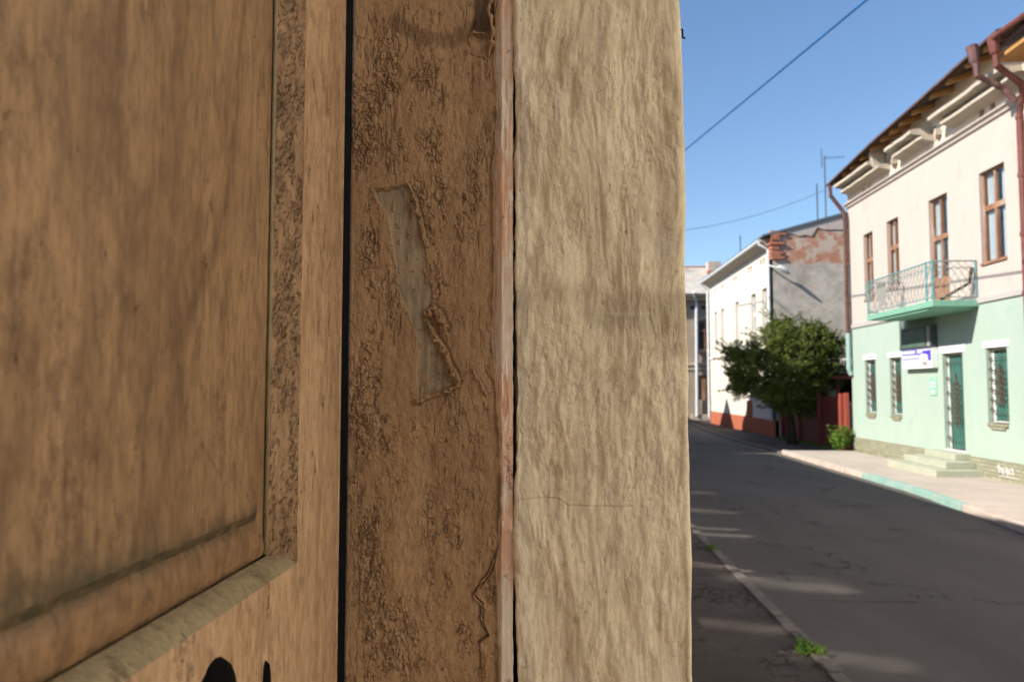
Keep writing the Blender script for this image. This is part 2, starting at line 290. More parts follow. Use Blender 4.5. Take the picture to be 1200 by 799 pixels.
# ------------------------------------------------------------------ builders
def tag(o, label=None, cat=None, group=None, kind=None):
    for k, v in (('label', label), ('category', cat), ('group', group), ('kind', kind)):
        if v: o[k] = v
    return o
def empty(name, loc=(0, 0, 0)):
    o = bpy.data.objects.new(name, None); o.location = loc; o.empty_display_size = .2; C.objects.link(o); return o
def wloc(p):
    v = Vector((0, 0, 0))
    while p is not None: v += p.location; p = p.parent
    return v
class MB:
    def __init__(s): s.v = []; s.f = []; s.mi = []
    def add(s, vs, fs, mi=0):
        o = len(s.v); s.v += [tuple(p) for p in vs]; s.f += [tuple(i + o for i in f) for f in fs]; s.mi += [mi] * len(fs); return s
    def box(s, x0, x1, y0, y1, z0, z1, mi=0):
        return s.add([(x0, y0, z0), (x1, y0, z0), (x1, y1, z0), (x0, y1, z0), (x0, y0, z1), (x1, y0, z1), (x1, y1, z1), (x0, y1, z1)],
                     [(0, 3, 2, 1), (4, 5, 6, 7), (0, 1, 5, 4), (1, 2, 6, 5), (2, 3, 7, 6), (3, 0, 4, 7)], mi)
    def quad(s, a, b, c, d, mi=0): return s.add([a, b, c, d], [(0, 1, 2, 3)], mi)
    def prism(s, poly, ax, a, b, mi=0):
        n = len(poly)
        def P(u, v, t): return {'x': (t, u, v), 'y': (u, t, v), 'z': (u, v, t)}[ax]
        vs = [P(u, v, a) for u, v in poly] + [P(u, v, b) for u, v in poly]
        return s.add(vs, [tuple(range(n)), tuple(range(2 * n - 1, n - 1, -1))] + [(i, (i + 1) % n, n + (i + 1) % n, n + i) for i in range(n)], mi)
    def tube(s, pts, r, n=6, mi=0, cap=True):
        pts = [Vector(p) for p in pts]; rs = r if hasattr(r, '__len__') else [r] * len(pts)
        base = len(s.v); m = len(pts)
        up = Vector((0, 0, 1))
        for i, p in enumerate(pts):
            d = (pts[min(i + 1, m - 1)] - pts[max(i - 1, 0)]).normalized()
            u = up.cross(d)
            if u.length < .1: u = Vector((1, 0, 0)).cross(d)
            u.normalize(); w = d.cross(u)
            for k in range(n):
                t = 2 * math.pi * k / n; s.v.append(tuple(p + rs[i] * (math.cos(t) * u + math.sin(t) * w)))
        for i in range(m - 1):
            for k in range(n):
                a = base + i * n + k; b = base + i * n + (k + 1) % n
                s.f.append((a, b, b + n, a + n)); s.mi.append(mi)
        if cap:
            s.f.append(tuple(base + k for k in reversed(range(n)))); s.f.append(tuple(base + (m - 1) * n + k for k in range(n))); s.mi += [mi, mi]
        return s
    def build(s, name, mats, parent=None, smooth=False, bevel=0):
        me = bpy.data.meshes.new(name); off = wloc(parent)
        me.from_pydata([tuple(Vector(p) - off) for p in s.v], [], s.f)
        mats = mats if isinstance(mats, (list, tuple)) else [mats]
        for q in mats: me.materials.append(M[q])
        if len(mats) > 1: me.polygons.foreach_set('material_index', s.mi)
        bm = bmesh.new(); bm.from_mesh(me); bmesh.ops.recalc_face_normals(bm, faces=bm.faces); bm.to_mesh(me); bm.free()
        if smooth: me.polygons.foreach_set('use_smooth', [True] * len(me.polygons))
        me.update()
        o = bpy.data.objects.new(name, me); C.objects.link(o); o.parent = parent
        if bevel:
            b = o.modifiers.new('b', 'BEVEL'); b.width = bevel; b.segments = 2; b.limit_method = 'ANGLE'
        return o
def wall_x(mb, X, y0, y1, z0, z1, ops, depth, mi=0, rmi=0):
    """wall sheet at x=X; openings (ya,yb,za,zb) with reveals going to X+depth"""
    ys = sorted({y0, y1, *[o[0] for o in ops], *[o[1] for o in ops]}); zs = sorted({z0, z1, *[o[2] for o in ops], *[o[3] for o in ops]})
    ys = [y for y in ys if y0 <= y <= y1]; zs = [z for z in zs if z0 <= z <= z1]
    for a, b in zip(ys, ys[1:]):
        for c, d in zip(zs, zs[1:]):
            my, mz = (a + b) / 2, (c + d) / 2
            if any(o[0] < my < o[1] and o[2] < mz < o[3] for o in ops): continue
            mb.quad((X, a, c), (X, b, c), (X, b, d), (X, a, d), mi)
    for a, b, c, d in ops:
        if c >= z1 or d <= z0: continue
        D = X + depth
        mb.quad((X, a, c), (D, a, c), (D, a, d), (X, a, d), rmi); mb.quad((X, b, c), (D, b, c), (D, b, d), (X, b, d), rmi)
        mb.quad((X, a, c), (D, a, c), (D, b, c), (X, b, c), rmi); mb.quad((X, a, d), (D, a, d), (D, b, d), (X, b, d), rmi)
def window_x(X, s, y0, y1, z0, z1, parent, fmat='window_wood', transom=.40, inset=.13, mull=True, curtain=True, name='window', fw=.055):
    """two-leaf window with top lights; s=+1 house lies towards +x"""
    x = X + s * inset; d = .05 * s; m = MB()
    xa, xb = sorted((x, x + d))
    m.box(xa, xb, y0, y0 + fw, z0, z1); m.box(xa, xb, y1 - fw, y1, z0, z1)
    m.box(xa, xb, y0 + fw, y1 - fw, z0, z0 + fw); m.box(xa, xb, y0 + fw, y1 - fw, z1 - fw, z1)
    zt = z1 - (z1 - z0) * transom; e = .004
    m.box(xa - e, xb + e, y0 + fw, y1 - fw, zt - .05, zt + .05)
    if mull:
        ym = (y0 + y1) / 2
        m.box(xa - 2 * e, xb + 2 * e, ym - .028, ym + .028, z0 + fw, zt - .05); m.box(xa - 2 * e, xb + 2 * e, ym - .025, ym + .025, zt + .05, z1 - fw)
    w = m.build(name, fmat, parent)
    g = MB(); g.quad((x + d * .5, y0 + fw, z0 + fw), (x + d * .5, y1 - fw, z0 + fw), (x + d * .5, y1 - fw, z1 - fw), (x + d * .5, y0 + fw, z1 - fw)).build('pane', 'glass', w)
    if curtain:
        c = MB(); n = 40; xx = x + s * .085
        for side in (0, 1):
            ya, yb = (y0, y0 + (y1 - y0) * .40) if side == 0 else (y1 - (y1 - y0) * .36, y1)
            P = [(xx + .02 * math.sin(i * 1.3), ya + (yb - ya) * i / n) for i in range(n + 1)]
            for i in range(n):
                c.quad((P[i][0], P[i][1], z0), (P[i + 1][0], P[i + 1][1], z0), (P[i + 1][0], P[i + 1][1], z1), (P[i][0], P[i][1], z1))
        c.build('curtain', 'curtain', w)
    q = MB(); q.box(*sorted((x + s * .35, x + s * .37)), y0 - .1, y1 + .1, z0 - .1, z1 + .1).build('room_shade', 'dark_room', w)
    return w
def frame_only(x, a, b, c, d, parent):
    m = MB(); m.box(x, x + .05, a, a + .04, c, d); m.box(x, x + .05, b - .07, b, c, d); m.box(x, x + .05, a + .04, b - .07, c, c + .05); m.box(x, x + .05, a + .04, b - .07, d - .04, d)
    return m.build('window', 'white_paint', parent)
def scroll(cy, cz, r, turns, X, start=0, ch=1):
    return [(X, cy + ch * r * (1 - .75 * t) * math.cos(start + turns * 2 * math.pi * t), cz + r * (1 - .75 * t) * math.sin(start + turns * 2 * math.pi * t)) for t in [i / 14 for i in range(15)]]
def grille(X, y0, y1, z0, z1, parent, ornate=True):
    m = MB(); x = X; r = .006
    n = max(3, int((y1 - y0) / .13))
    for i in range(n + 1):
        y = y0 + (y1 - y0) * i / n; m.tube([(x, y, z0), (x, y, z1)], r, 5)
    for z in (z0 + .02, z0 + .16, z1 - .16, z1 - .02): m.tube([(x - .012, y0, z), (x - .012, y1, z)], r, 5)
    cy = (y0 + y1) / 2; H = z1 - z0
    for f in (.35, .5, .65):
        cz = z0 + H * f
        for ch in (-1, 1):
            m.tube(scroll(cy + ch * .09, cz + .05, .085, 1.2, x - .02, math.pi, ch), .0075, 5)
            m.tube(scroll(cy + ch * .09, cz - .07, .085, 1.2, x - .02, math.pi, -ch), .0075, 5)
    for i in range(6):
        z = z0 + .2 + (H - .4) * i / 5
        m.tube(scroll(y1 - .05, z, .06, 1., x - .02, 0, 1), .010, 5)
    m.tube([(x - .02, cy, z0 + H * .22), (x - .02, cy, z1 - H * .2)], .016, 5)
    return m.build('grille', 'iron', parent)

# ================================================================== SETTING
g = MB(); g.quad((-400, -400, -.06), (400, -400, -.06), (400, 500, -.06), (-400, 500, -.06)); tag(g.build('ground', 'earth'), kind='structure')
KR = [(-30, 5.2), (5, 5.25), (9.7, 5.62), (12.9, 5.93), (21.0, 6.02)]
KR2 = [(21.2, 6.06), (26, 5.95), (31, 6.05), (42, 6.9)]
def kr(y, K=None):
    K = K or (KR + KR2)
    for (a, xa), (b, xb) in zip(K, K[1:]):
        if a <= y <= b: return xa + (xb - xa) * (y - a) / (b - a)
    return K[-1][1] if y > K[-1][0] else K[0][1]
# road as a slightly uneven sheet
def sheet(name, mat, xl, xr, y0, y1, zf, ny, nx):
    vs = []; fs = []
    for j in range(ny + 1):
        y = y0 + (y1 - y0) * j / ny
        a = xl(y); b = xr(y)
        for i in range(nx + 1):
            x = a + (b - a) * i / nx; vs.append((x, y, zf(x, y)))
    for j in range(ny):
        for i in range(nx):
            p = j * (nx + 1) + i; fs.append((p, p + 1, p + nx + 2, p + nx + 1))
    m = MB(); m.add(vs, fs); o = m.build(name, mat, smooth=True); tag(o, kind='structure'); return o
nz = lambda x, y, s, a: a * mn.noise(Vector((x * s, y * s * .6, 3.1)))
KL = 1.665
sheet('road', 'asphalt', lambda y: KL + .05, lambda y: kr(y) + .05, -30, 43, lambda x, y: nz(x, y, .9, .012) + nz(x, y, 2.8, .005), 220, 16)
sheet('side_street', 'asphalt', lambda y: -30, lambda y: 30, 43, 48, lambda x, y: -.004, 2, 4)
sheet('left_pavement', 'old_asphalt', lambda y: .12, lambda y: KL, -30, 43, lambda x, y: .012 + nz(x, y, 1.3, .02), 160, 8)
sheet('bounce_paving', 'pavement', lambda y: -30, lambda y: .12, -30, -2.0, lambda x, y: .012, 4, 4)  # unseen pale paving added to bounce sunlight onto the door post
sheet('right_pavement', 'pavement', lambda y: kr(y) + .13, lambda y: 8.03, -30, 21.05, lambda x, y: .085 + nz(x, y, .8, .012), 140, 8)
sheet('far_pavement', 'old_asphalt', lambda y: kr(y) + .12, lambda y: 8.4, 21.05, 42, lambda x, y: .03 + nz(x, y, .8, .012), 80, 6)
sheet('yard', 'earth', lambda y: 8.4, lambda y: 18, 21.2, 27.5, lambda x, y: .02, 4, 4)
m = MB(); y = -20.
random.seed(3)
while y < 20.9:                                     # right-hand kerb stones
    L = random.uniform(.85, 1.1); y2 = min(y + L, 21.); mi = 1 if (11.5 < y + L / 2 < 15.6) else 0
    a, b = kr(y), kr(y2); h = .10 + random.uniform(-.008, .008); j = random.uniform(-.008, .008)
    m.add([(a + j, y, -.05), (a + .15 + j, y, -.05), (b + .15 + j, y2 - .012, -.05), (b + j, y2 - .012, -.05), (a + j + .01, y, h), (a + .15 + j, y, h), (b + .15 + j, y2 - .012, h), (b + j + .01, y2 - .012, h)],
          [(0, 3, 2, 1), (4, 5, 6, 7), (0, 1, 5, 4), (1, 2, 6, 5), (2, 3, 7, 6), (3, 0, 4, 7)], mi)
    y = y2
tag(m.build('kerb', ['kerb_stone', 'kerb_green'], bevel=.012), kind='structure')
m = MB(); y = 21.05
while y < 41:
    L = random.uniform(.85, 1.1); y2 = y + L; a, b = kr(y), kr(y2); h = .045 + random.uniform(-.008, .008)
    m.add([(a, y, -.05), (a + .13, y, -.05), (b + .13, y2 - .012, -.05), (b, y2 - .012, -.05), (a, y, h), (a + .13, y, h), (b + .13, y2 - .012, h), (b, y2 - .012, h)],
          [(0, 3, 2, 1), (4, 5, 6, 7), (0, 1, 5, 4), (1, 2, 6, 5), (2, 3, 7, 6), (3, 0, 4, 7)]); y = y2
tag(m.build('far_kerb', 'kerb_dark', bevel=.01), kind='structure')
m = MB(); y = -20.
while y < 43:
    L = random.uniform(.85, 1.1); j = random.uniform(-.006, .006); h = .026 + random.uniform(-.008, .008)
    m.box(KL - .005 + j, KL + .09 + j, y, y + L - .01, -.05, h); y += L
tag(m.build('left_kerb', 'kerb_dark', bevel=.01), kind='structure')

# ================================================================== GREEN-AND-CREAM HOUSE
W = 8.0; Y0, Y1 = 13.05, 21.2
house = empty('town_house', (8.0, 17., 0.08))
tag(house, 'two-storey house with mint green ground floor, cream upper floor and iron balcony', 'house')
GW = [(14.06, 14.72, 1.11, 2.49), (18.24, 18.84, 1.11, 2.47), (19.66, 20.30, 1.11, 2.47)]
DR = (15.55, 16.33, .49, 2.46)
UW = [(13.93, 14.75, 4.06, 5.78), (18.17, 18.80, 4.10, 5.74), (19.62, 20.20, 4.0, 5.70)]
BD = (15.93, 16.72, 3.40, 5.74)
AW = [(16.30, 16.62, 7.10, 7.42), (18.35, 18.65, 7.10, 7.35)]
VT = [(14.50, 14.68, 6.80, 7.04), (14.14, 14.32, 6.80, 7.04), (19.99, 20.19, 6.70, 6.92), (19.66, 19.84, 6.70, 6.92)]
m = MB(); wall_x(m, W, Y0, Y1, .45, 3.34, GW + [DR], .13); m.box(W, W + 6, Y1 - .001, Y1, .1, 3.4); m.build('ground_floor_wall', 'green_wall', house)
m = MB(); m.box(W - .03, W + .3, Y0, DR[0] - .03, .0, .45); m.box(W - .03, W + .3, DR[1] + .02, Y1 + .02, .0, .45); m.build('plinth', 'tile_plinth', house)
m = MB(); m.box(W - .035, W + .02, Y0, Y1 + .02, 3.34, 3.45); m.build('belt_course', 'belt', house, bevel=.006)
m = MB(); wall_x(m, W + .004, Y0, Y1, 3.42, 6.66, UW + [BD], .17); m.box(W + .004, W + 6, Y1, Y1 + .012, 3.42, 7.6); m.build('upper_wall', 'cream_wall', house)
m = MB()
m.prism([(W - .10, 6.72), (W - .10, 6.75), (W + .02, 6.77), (W + .02, 6.62), (W - .04, 6.64), (W - .05, 6.69)], 'y', Y0, Y1 + .05); m.build('string_moulding', 'cream_wall', house)
m = MB(); wall_x(m, W + .01, Y0, Y1, 6.66, 7.85, AW + VT, .22); m.build('attic_wall', 'flaked_plaster', house)
m = MB(); m.box(W + .23, W + .25, Y0, Y1, 6.6, 7.85); m.build('vent_backing', 'dark_room', house)
for a, b, c, d in AW: window_x(W, 1, a, b, c, d, house, 'window_white', .2, .08, False, False, 'attic_window', .03)
for i, (a, b, c, d) in enumerate(GW):
    w = frame_only(W + .10, a, b, c, d, house)
    m = MB(); m.box(W + .112, W + .125, a + .04, b - .04, c + .05, d - .04); m.build('shutter', 'teal_shutter', w)
    m = MB(); m.box(W - .015, W + .01, a - .09, b + .09, d, d + .12); m.build('lintel', 'white_paint', w, bevel=.004)
    m = MB(); m.box(W - .035, W + .10, a + .02, b - .02, c - .06, c); m.box(W - .03, W, a + .10, b - .10, c - .11, c - .062); m.build('sill', 'tile_plinth', w)
    grille(W + .06, a + .03, b - .03, c + .03, d - .03, w)
# street door
m = MB(); a, b, c, d = DR
m.box(W + .10, W + .13, a, a + .04, c, d); m.box(W + .10, W + .13, b - .05, b, c, d); m.box(W + .10, W + .13, a + .04, b - .05, d - .05, d)
dr = m.build('street_door', 'white_paint', house)
m = MB(); m.box(W + .112, W + .125, a + .04, b - .05, c + .03, d - .05); m.build('door_leaf', 'teal_shutter', dr)
m = MB(); m.box(W - .015, W + .01, a - .10, b + .12, d, d + .17); m.build('lintel', 'white_paint', dr, bevel=.004)
grille(W + .07, a + .04, b - .04, c + .03, d - .03, dr)
m = MB(); m.box(W + .01, W + .10, a, b, c - .02, c + .02); m.build('threshold', 'white_paint', dr)
for i, (x0, ya, yb, z0, z1) in enumerate([(7.1, 14.88, 17.0, .05, .215), (7.4, 15.12, 16.86, .215, .35), (7.7, 15.38, 16.6, .35, .48)]):
    MB().box(x0, W, ya, yb, z0, z1).build('step', 'step_stone', house, bevel=.012)
# upper windows
for q in UW: window_x(W, 1, *q, house, inset=.07, fw=.045)
wb = window_x(W, 1, *BD, house, transom=.36, name='balcony_door', fw=.055, inset=.07)
m = MB(); m.box(W + .065, W + .115, BD[0] + .06, BD[1] - .06, BD[2], BD[2] + .65); m.build('door_panel', 'window_wood', wb)
for q in UW:
    m = MB(); m.box(W - .03, W + .10, q[0], q[1], q[2] - .03, q[2] + .01); m.build('window_ledge', 'window_wood', house)
# balcony
bx, by0, by1 = 7.15, 14.92, 17.95
m = MB(); m.prism([(by0, 3.30), (by0, 3.40), (by1, 3.40), (by1, 3.30), (by1 - .4, 3.24), (by0 + .3, 3.24)], 'x', bx + .04, W)
m.box(bx, bx + .06, by0 - .03, by1 + .03, 3.29, 3.41); m.box(bx + .06, W, by0 - .03, by0 + .03, 3.29, 3.41)
bal = m.build('balcony', 'slab_green', house, bevel=.006)
rail = MB(); posts = MB()
zt, zb = 4.16, 3.44
def railrun(p, q, n, mt, mb2):
    P = Vector(p); Q = Vector(q)
    mt.tube([P + Vector((0, 0, zt)), Q + Vector((0, 0, zt))], .016, 6); mt.tube([P + Vector((0, 0, zb + .03)), Q + Vector((0, 0, zb + .03))], .012, 5)
    mt.tube([P + Vector((0, 0, zt - .13)), Q + Vector((0, 0, zt - .13))], .009, 5)
    for i in range(n):
        A = P.lerp(Q, i / n); B = P.lerp(Q, (i + 1) / n); Mi = (A + B) / 2
        for z0, z1, z2 in ((zb + .03, zb + .2, zb + .37), (zb + .37, zb + .5, zt - .13)):
            mb2.tube([Mi + Vector((0, 0, z0)), A + Vector((0, 0, z1)), Mi + Vector((0, 0, z2))], .0085, 4, cap=False)
            mb2.tube([Mi + Vector((0, 0, z0)), B + Vector((0, 0, z1)), Mi + Vector((0, 0, z2))], .0085, 4, cap=False)
        mb2.tube([A + Vector((0, 0, zt - .13)), Mi + Vector((0, 0, zt - .02)), B + Vector((0, 0, zt - .13))], .0085, 4, cap=False)
railrun((bx + .03, by0, 0), (bx + .03, by1, 0), 20, posts, rail)
railrun((bx + .03, by0, 0), (W - .01, by0, 0), 6, rail, rail)
railrun((bx + .03, by1, 0), (W - .01, by1, 0), 6, rail, rail)
for y in (by0, by0 + .25, by1): posts.tube([(bx + .03, y, 3.40), (bx + .03, y, zt + .02)], .022, 6)
posts.tube([(W - .02, by0, 3.40), (W - .02, by0, zt)], .016, 6)
for i in range(6):
    y = 17.0 + .07 * i; rail.tube([(bx + .02, y, 3.55 + .03 * (i % 2)), (bx + .02, y + .05, 3.95), (bx + .02, y, 4.05)], .014, 4)
rail.build('railing_lattice', 'grey_iron', bal); posts.build('railing_posts', 'teal_iron', bal)
m = MB(); m.tube([(bx + .2, 14.98, 3.43), (7.9, 15.0, 3.75), (7.95, 15.0, 4.05)], .03, 6); m.build('brushwood', 'iron', bal)
# broken cornice, two mouldings per run
def cornice(ya, yb, yc, yd, name='broken_cornice'):
    m = MB(); n = 7
    for (p, q, zc, x0, dz) in ((ya, yb, 7.17, W - .40, .07), (yc, yd, 7.0, W - .27, .055)):
        last = None
        for i in range(n + 1):
            y = p + (q - p) * i / n; e = random.uniform(-.012, .012); zc_ = zc; zc = zc_ + random.uniform(-.007, .007)
            ring = [(x0 + e, y, zc), (x0 + e, y, zc + dz), (x0 + .10, y, zc + dz + .03), (W + .02, y, zc + dz + .03), (W + .02, y, zc - .06), (x0 + .14, y, zc - .03)]; zc = zc_
            b0 = len(m.v); m.v += ring
            if last is not None:
                for k in range(6): m.f.append((last + k, last + (k + 1) % 6, b0 + (k + 1) % 6, b0 + k)); m.mi.append(0)
            else: m.f.append(tuple(b0 + k for k in range(6))); m.mi.append(0)
            last = b0
        m.f.append(tuple(last + k for k in reversed(range(6)))); m.mi.append(0)
    return m.build(name, 'cornice', house)
cornice(18.85, 21.05, 18.5, 20.95); cornice(16.55, 17.85, 16.35, 17.8); cornice(13.3, 15.8, 13.1, 15.55)
# roof: eave, boards, rafters
def roofz(x, y): return float(np.interp(y, [13.05, 13.7, 16.3, 18.1, 20.9, 21.5], [7.73, 7.71, 7.57, 7.50, 7.34, 7.31])) + (x - 7.5) * .36
m = MB(); ys = [Y0 + .0, 21.45]
E0 = lambda y: 7.5 + max(0, y - 18) * .02
YS_ = [13.05, 13.7, 15., 16.3, 17.2, 18.1, 19.5, 20.9, 21.5]
for a, b in zip(YS_, YS_[1:]):
    m.quad((E0(a), a, roofz(7.5, a)), (E0(b), b, roofz(7.5, b)), (14.5, b, roofz(14.5, b)), (14.5, a, roofz(14.5, a)))
m.quad((14.5, 13.05, roofz(14.5, 13.05)), (14.5, 21.5, roofz(14.5, 21.5)), (21, 21.5, 7.3), (21, 13.05, 7.3))
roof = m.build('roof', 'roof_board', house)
m = MB()
for a, b in zip(YS_, YS_[1:]):
    p = [(E0(a) - .05, a, roofz(7.45, a) + .02), (E0(b) - .05, b, roofz(7.45, b) + .02), (14.5, b, roofz(14.5, b) + .02), (14.5, a, roofz(14.5, a) + .02)]
    q = [(x, y, z + .045) for x, y, z in p]; m.quad(*p); m.quad(*q); m.quad(p[0], p[1], q[1], q[0])
m.build('roof_covering', 'roof_metal', roof)
for y in (21.2, 20.4, 19.85, 19.2, 18.55, 17.9, 17.45, 16.95, 16.35, 15.55, 14.9, 14.2, 13.6):
    m = MB(); x0 = E0(y) + .06
    m.add([(x0, y - .05, roofz(x0, y) - .10), (x0, y + .05, roofz(x0, y) - .10), (x0, y + .05, roofz(x0, y) - .004), (x0, y - .05, roofz(x0, y) - .004),
           (8.6, y - .05, roofz(8.6, y) - .12), (8.6, y + .05, roofz(8.6, y) - .12), (8.6, y + .05, roofz(8.6, y) - .004), (8.6, y - .05, roofz(8.6, y) - .004)],
          [(0, 1, 2, 3), (7, 6, 5, 4), (0, 4, 5, 1), (1, 5, 6, 2), (2, 6, 7, 3), (3, 7, 4, 0)])
    m.build('rafter', 'rafter_wood', roof)
m = MB(); m.prism([(7.62, 7.42), (7.72, 7.08), (7.97, 7.0), (7.97, 7.55)], 'y', 18.70, 18.80); m.build('eave_bracket', 'cornice', house)
for a, b in ((16.05, 16.28), (18.1, 18.32)):
    m = MB()
    for i in range(5): m.box(W - .12 + .02 * i, W, a + .05 * i, a + .05 * i + .045, 6.98 - .03 * (i % 3), 7.10 + .02 * (i % 2))
    m.build('broken_stucco', 'cornice', house)
m = MB(); m.tube([(7.56, 21.25, 7.30), (7.56, 21.2, 7.0), (7.86, 21.15, 6.55), (7.90, 21.12, 6.35), (7.90, 21.12, 3.2)], .055, 8)
for z in (6.3, 5.0, 4.0): m.tube([(7.90, 21.12, z), (7.90, 21.12, z + .06)], .066, 8)
dp = m.build('downpipe', 'pipe_brown', house)
m = MB(); m.tube([(7.90, 21.12, 3.22), (7.90, 21.12, 2.25), (7.96, 21.12, 2.1)], .062, 8); m.build('lower_pipe', 'pipe_green', dp)
# back and sides closing the body
m = MB(); m.box(W + .3, 14.4, Y1 - .3, Y1 - .28, .1, 7.5); m.box(W + .3, 14.4, Y0 + .25, Y0 + .27, .1, 7.5); m.box(14.4, 14.5, Y0, Y1, 0, 10.2); m.build('inner_wall', 'dark_room', house)
# scrawls on the plinth and wall
m = MB(); random.seed(5)
pts = [(W - .034, 14.42 - .05 * i + .03 * math.sin(i * 2.1), .30 + .07 * math.sin(i * 1.7)) for i in range(11)]
m.tube(pts, .007, 4); m.tube([(W - .034, 14.40 - .04 * i, .27 + .06 * math.cos(i * 2.3)) for i in range(11)], .006, 4)
m.tube([(W - .034, 14.40, .17), (W - .034, 14.1, .19), (W - .034, 13.85, .18)], .005, 4); m.build('painted_scrawl', 'scrawl', house)
m = MB(); m.tube([(W - .001, 20.9 - .03 * i, 1.0 + .25 * math.sin(i * 1.9)) for i in range(9)], .006, 4); m.build('faint_scrawl', 'plate_green', house)

# near neighbour with the red drainpipes
nb = empty('neighbour_house', (8, 5, 0.08)); tag(nb, 'house joined on the near side, showing only its red gutter and drainpipes', 'house')
NW = [(12.1, 12.75, 4.0, 5.7), (10.4, 11.05, 4.0, 5.7)]
NG = [(a, b, 1.1, 2.5) for a, b, c, d in NW]
m = MB(); wall_x(m, W + .004, 9.6, 13.05, .0, 7.3, NW + NG, .17); m.build('wall', 'cream_wall', nb)
m = MB(); m.box(W - .02, W + .1, 9.6, 13.045, 0, .46); m.build('plinth', 'tile_plinth', nb)
for q in NW: window_x(W, 1, *q, nb, inset=.05)
for q in NG: window_x(W, 1, *q, nb, inset=.05)
m = MB(); m.prism([(7.35, 7.36), (7.35, 7.42), (14.5, 10.4), (21, 7.4), (21, 7.3), (14.5, 10.3)], 'y', 9.6, 13.0); rf = m.build('roof', 'roof_metal', nb)
m = MB(); m.tube([(7.22, 12.8, 7.50), (7.22, 9.65, 7.36)], .05, 8); m.build('gutter', 'pipe_red', rf)
m = MB(); m.box(7.4, 7.95, 9.62, 13.02, 7.2, 7.26); m.build('soffit', 'rafter_wood', rf)
m = MB(); m.tube([(7.25, 12.78, 7.50), (7.27, 12.78, 7.26), (7.28, 12.78, 7.22), (7.28, 12.78, 7.06), (7.78, 12.98, 6.82), (7.88, 13.1, 6.62), (7.88, 13.22, 6.4), (7.88, 13.22, .5)], [.10, .075, .055, .055, .055, .055, .055, .055], 9)
for z in (6.3, 5.3, 4.3, 3.3): m.tube([(7.88, 13.22, z), (7.88, 13.22, z + .07)], .066, 9)
m.build('red_downpipe', 'pipe_red', nb)
m = MB(); m.tube([(7.25, 13.42, 7.66), (7.27, 13.38, 7.36), (7.28, 13.36, 7.30), (7.28, 13.36, 7.12), (7.72, 13.34, 6.87), (7.86, 13.28, 6.62)], [.10, .08, .06, .055, .055, .055], 9); m.build('dark_downpipe', 'pipe_dark', nb)

tw = empty('unseen_bounce_house', (8, -5, .08)); tag(tw, 'added tall white house outside the view, bouncing daylight onto the old doorway', 'house')  # added unseen reflector, bounces sunlight onto the doorway
TW = [(y, y + .8, z, z + 1.7) for y in (-16., -13, -10, -7, -4, -1.5, .8, 3.0, 5.2, 7.4) for z in (1.3, 4.8, 8.2)]
m = MB(); wall_x(m, W - .02, -18, 9.58, .0, 11.4, TW, .15); m.box(W + .14, 16, -18.02, -18, 0, 11.4); m.box(W + .14, 16, 9.56, 9.58, 0, 11.4); m.build('wall', 'bounce_wall', tw)
for q in TW: window_x(W - .02, 1, *q, tw, 'window_white', inset=.08)
m = MB(); m.prism([(7.7, 11.4), (7.7, 11.5), (12, 13.4), (16.3, 11.5), (16.3, 11.4), (12, 13.3)], 'y', -18.1, 9.7); m.build('roof', 'roof_metal', tw)

# sign box and notice
sg = empty('sign_box', (7.99, 17.1, 2.2)); tag(sg, 'wall sign box, dark display above and blue and white lettered panel below, under balcony', 'sign')
m = MB(); m.box(7.85, 7.995, 16.5, 17.87, 2.60, 3.08); q = m.build('display_case', 'sign_dark', sg, bevel=.008)
m = MB(); m.box(7.843, 7.849, 16.72, 17.83, 2.64, 3.0); m.build('screen', 'sign_screen', q)
m = MB(); m.box(7.843, 7.849, 16.58, 16.63, 2.63, 3.05); m.box(7.843, 7.849, 16.53, 16.55, 2.63, 3.05); m.build('trim', 'sign_grey', q)
m = MB(); m.box(7.87, 7.995, 16.5, 17.87, 2.17, 2.595); p2 = m.build('lower_panel', 'sign_white', sg, bevel=.006)
m = MB(); m.box(7.863, 7.869, 16.53, 17.86, 2.50, 2.585); m.box(7.863, 7.869, 17.07, 17.86, 2.375, 2.4985); m.box(7.863, 7.869, 16.53, 16.66, 2.335, 2.4985); m.box(7.863, 7.869, 16.66, 17.07, 2.44, 2.4985); m.build('blue_field', 'sign_blue', p2)
m = MB(); random.seed(9)
def fake(y0, y1, z, h):
    y = y1
    while y > y0:
        w = random.uniform(.03, .055); m.box(7.858, 7.862, y - w, y, z, z + h)
        m2 = random.uniform(.006, .012); y -= w + m2
fake(17.24, 17.82, 2.50, .065); fake(17.12, 17.84, 2.395, .07); fake(16.56, 17.14, 2.545, .03); fake(16.9, 17.14, 2.50, .03)
m.prism([(17.05, 2.30), (16.66, 2.30), (16.66, 2.43), (16.75, 2.475), (16.96, 2.475), (17.05, 2.43)], 'x', 7.858, 7.862); m.build('lettering', 'sign_white', p2)
m = MB()
for a in (16.70, 16.78, 16.86): m.box(7.853, 7.857, a, a + .045, 2.24, 2.42)
m.build('emblem', 'sign_grey', p2)
nt = empty('notice_plate', (7.99, 16.75, 1.6)); tag(nt, 'narrow pale green notice plate beside the street door', 'sign')
m = MB(); m.box(7.985, 7.998, 16.58, 16.90, 1.60, 1.98); q = m.build('plate', 'plate_green', nt)
m = MB(); m.box(7.979, 7.984, 16.63, 16.85, 1.84, 1.88); m.box(7.979, 7.984, 16.63, 16.85, 1.77, 1.80); m.box(7.979, 7.984, 16.68, 16.80, 1.63, 1.70); m.build('lettering', 'sign_white', q)

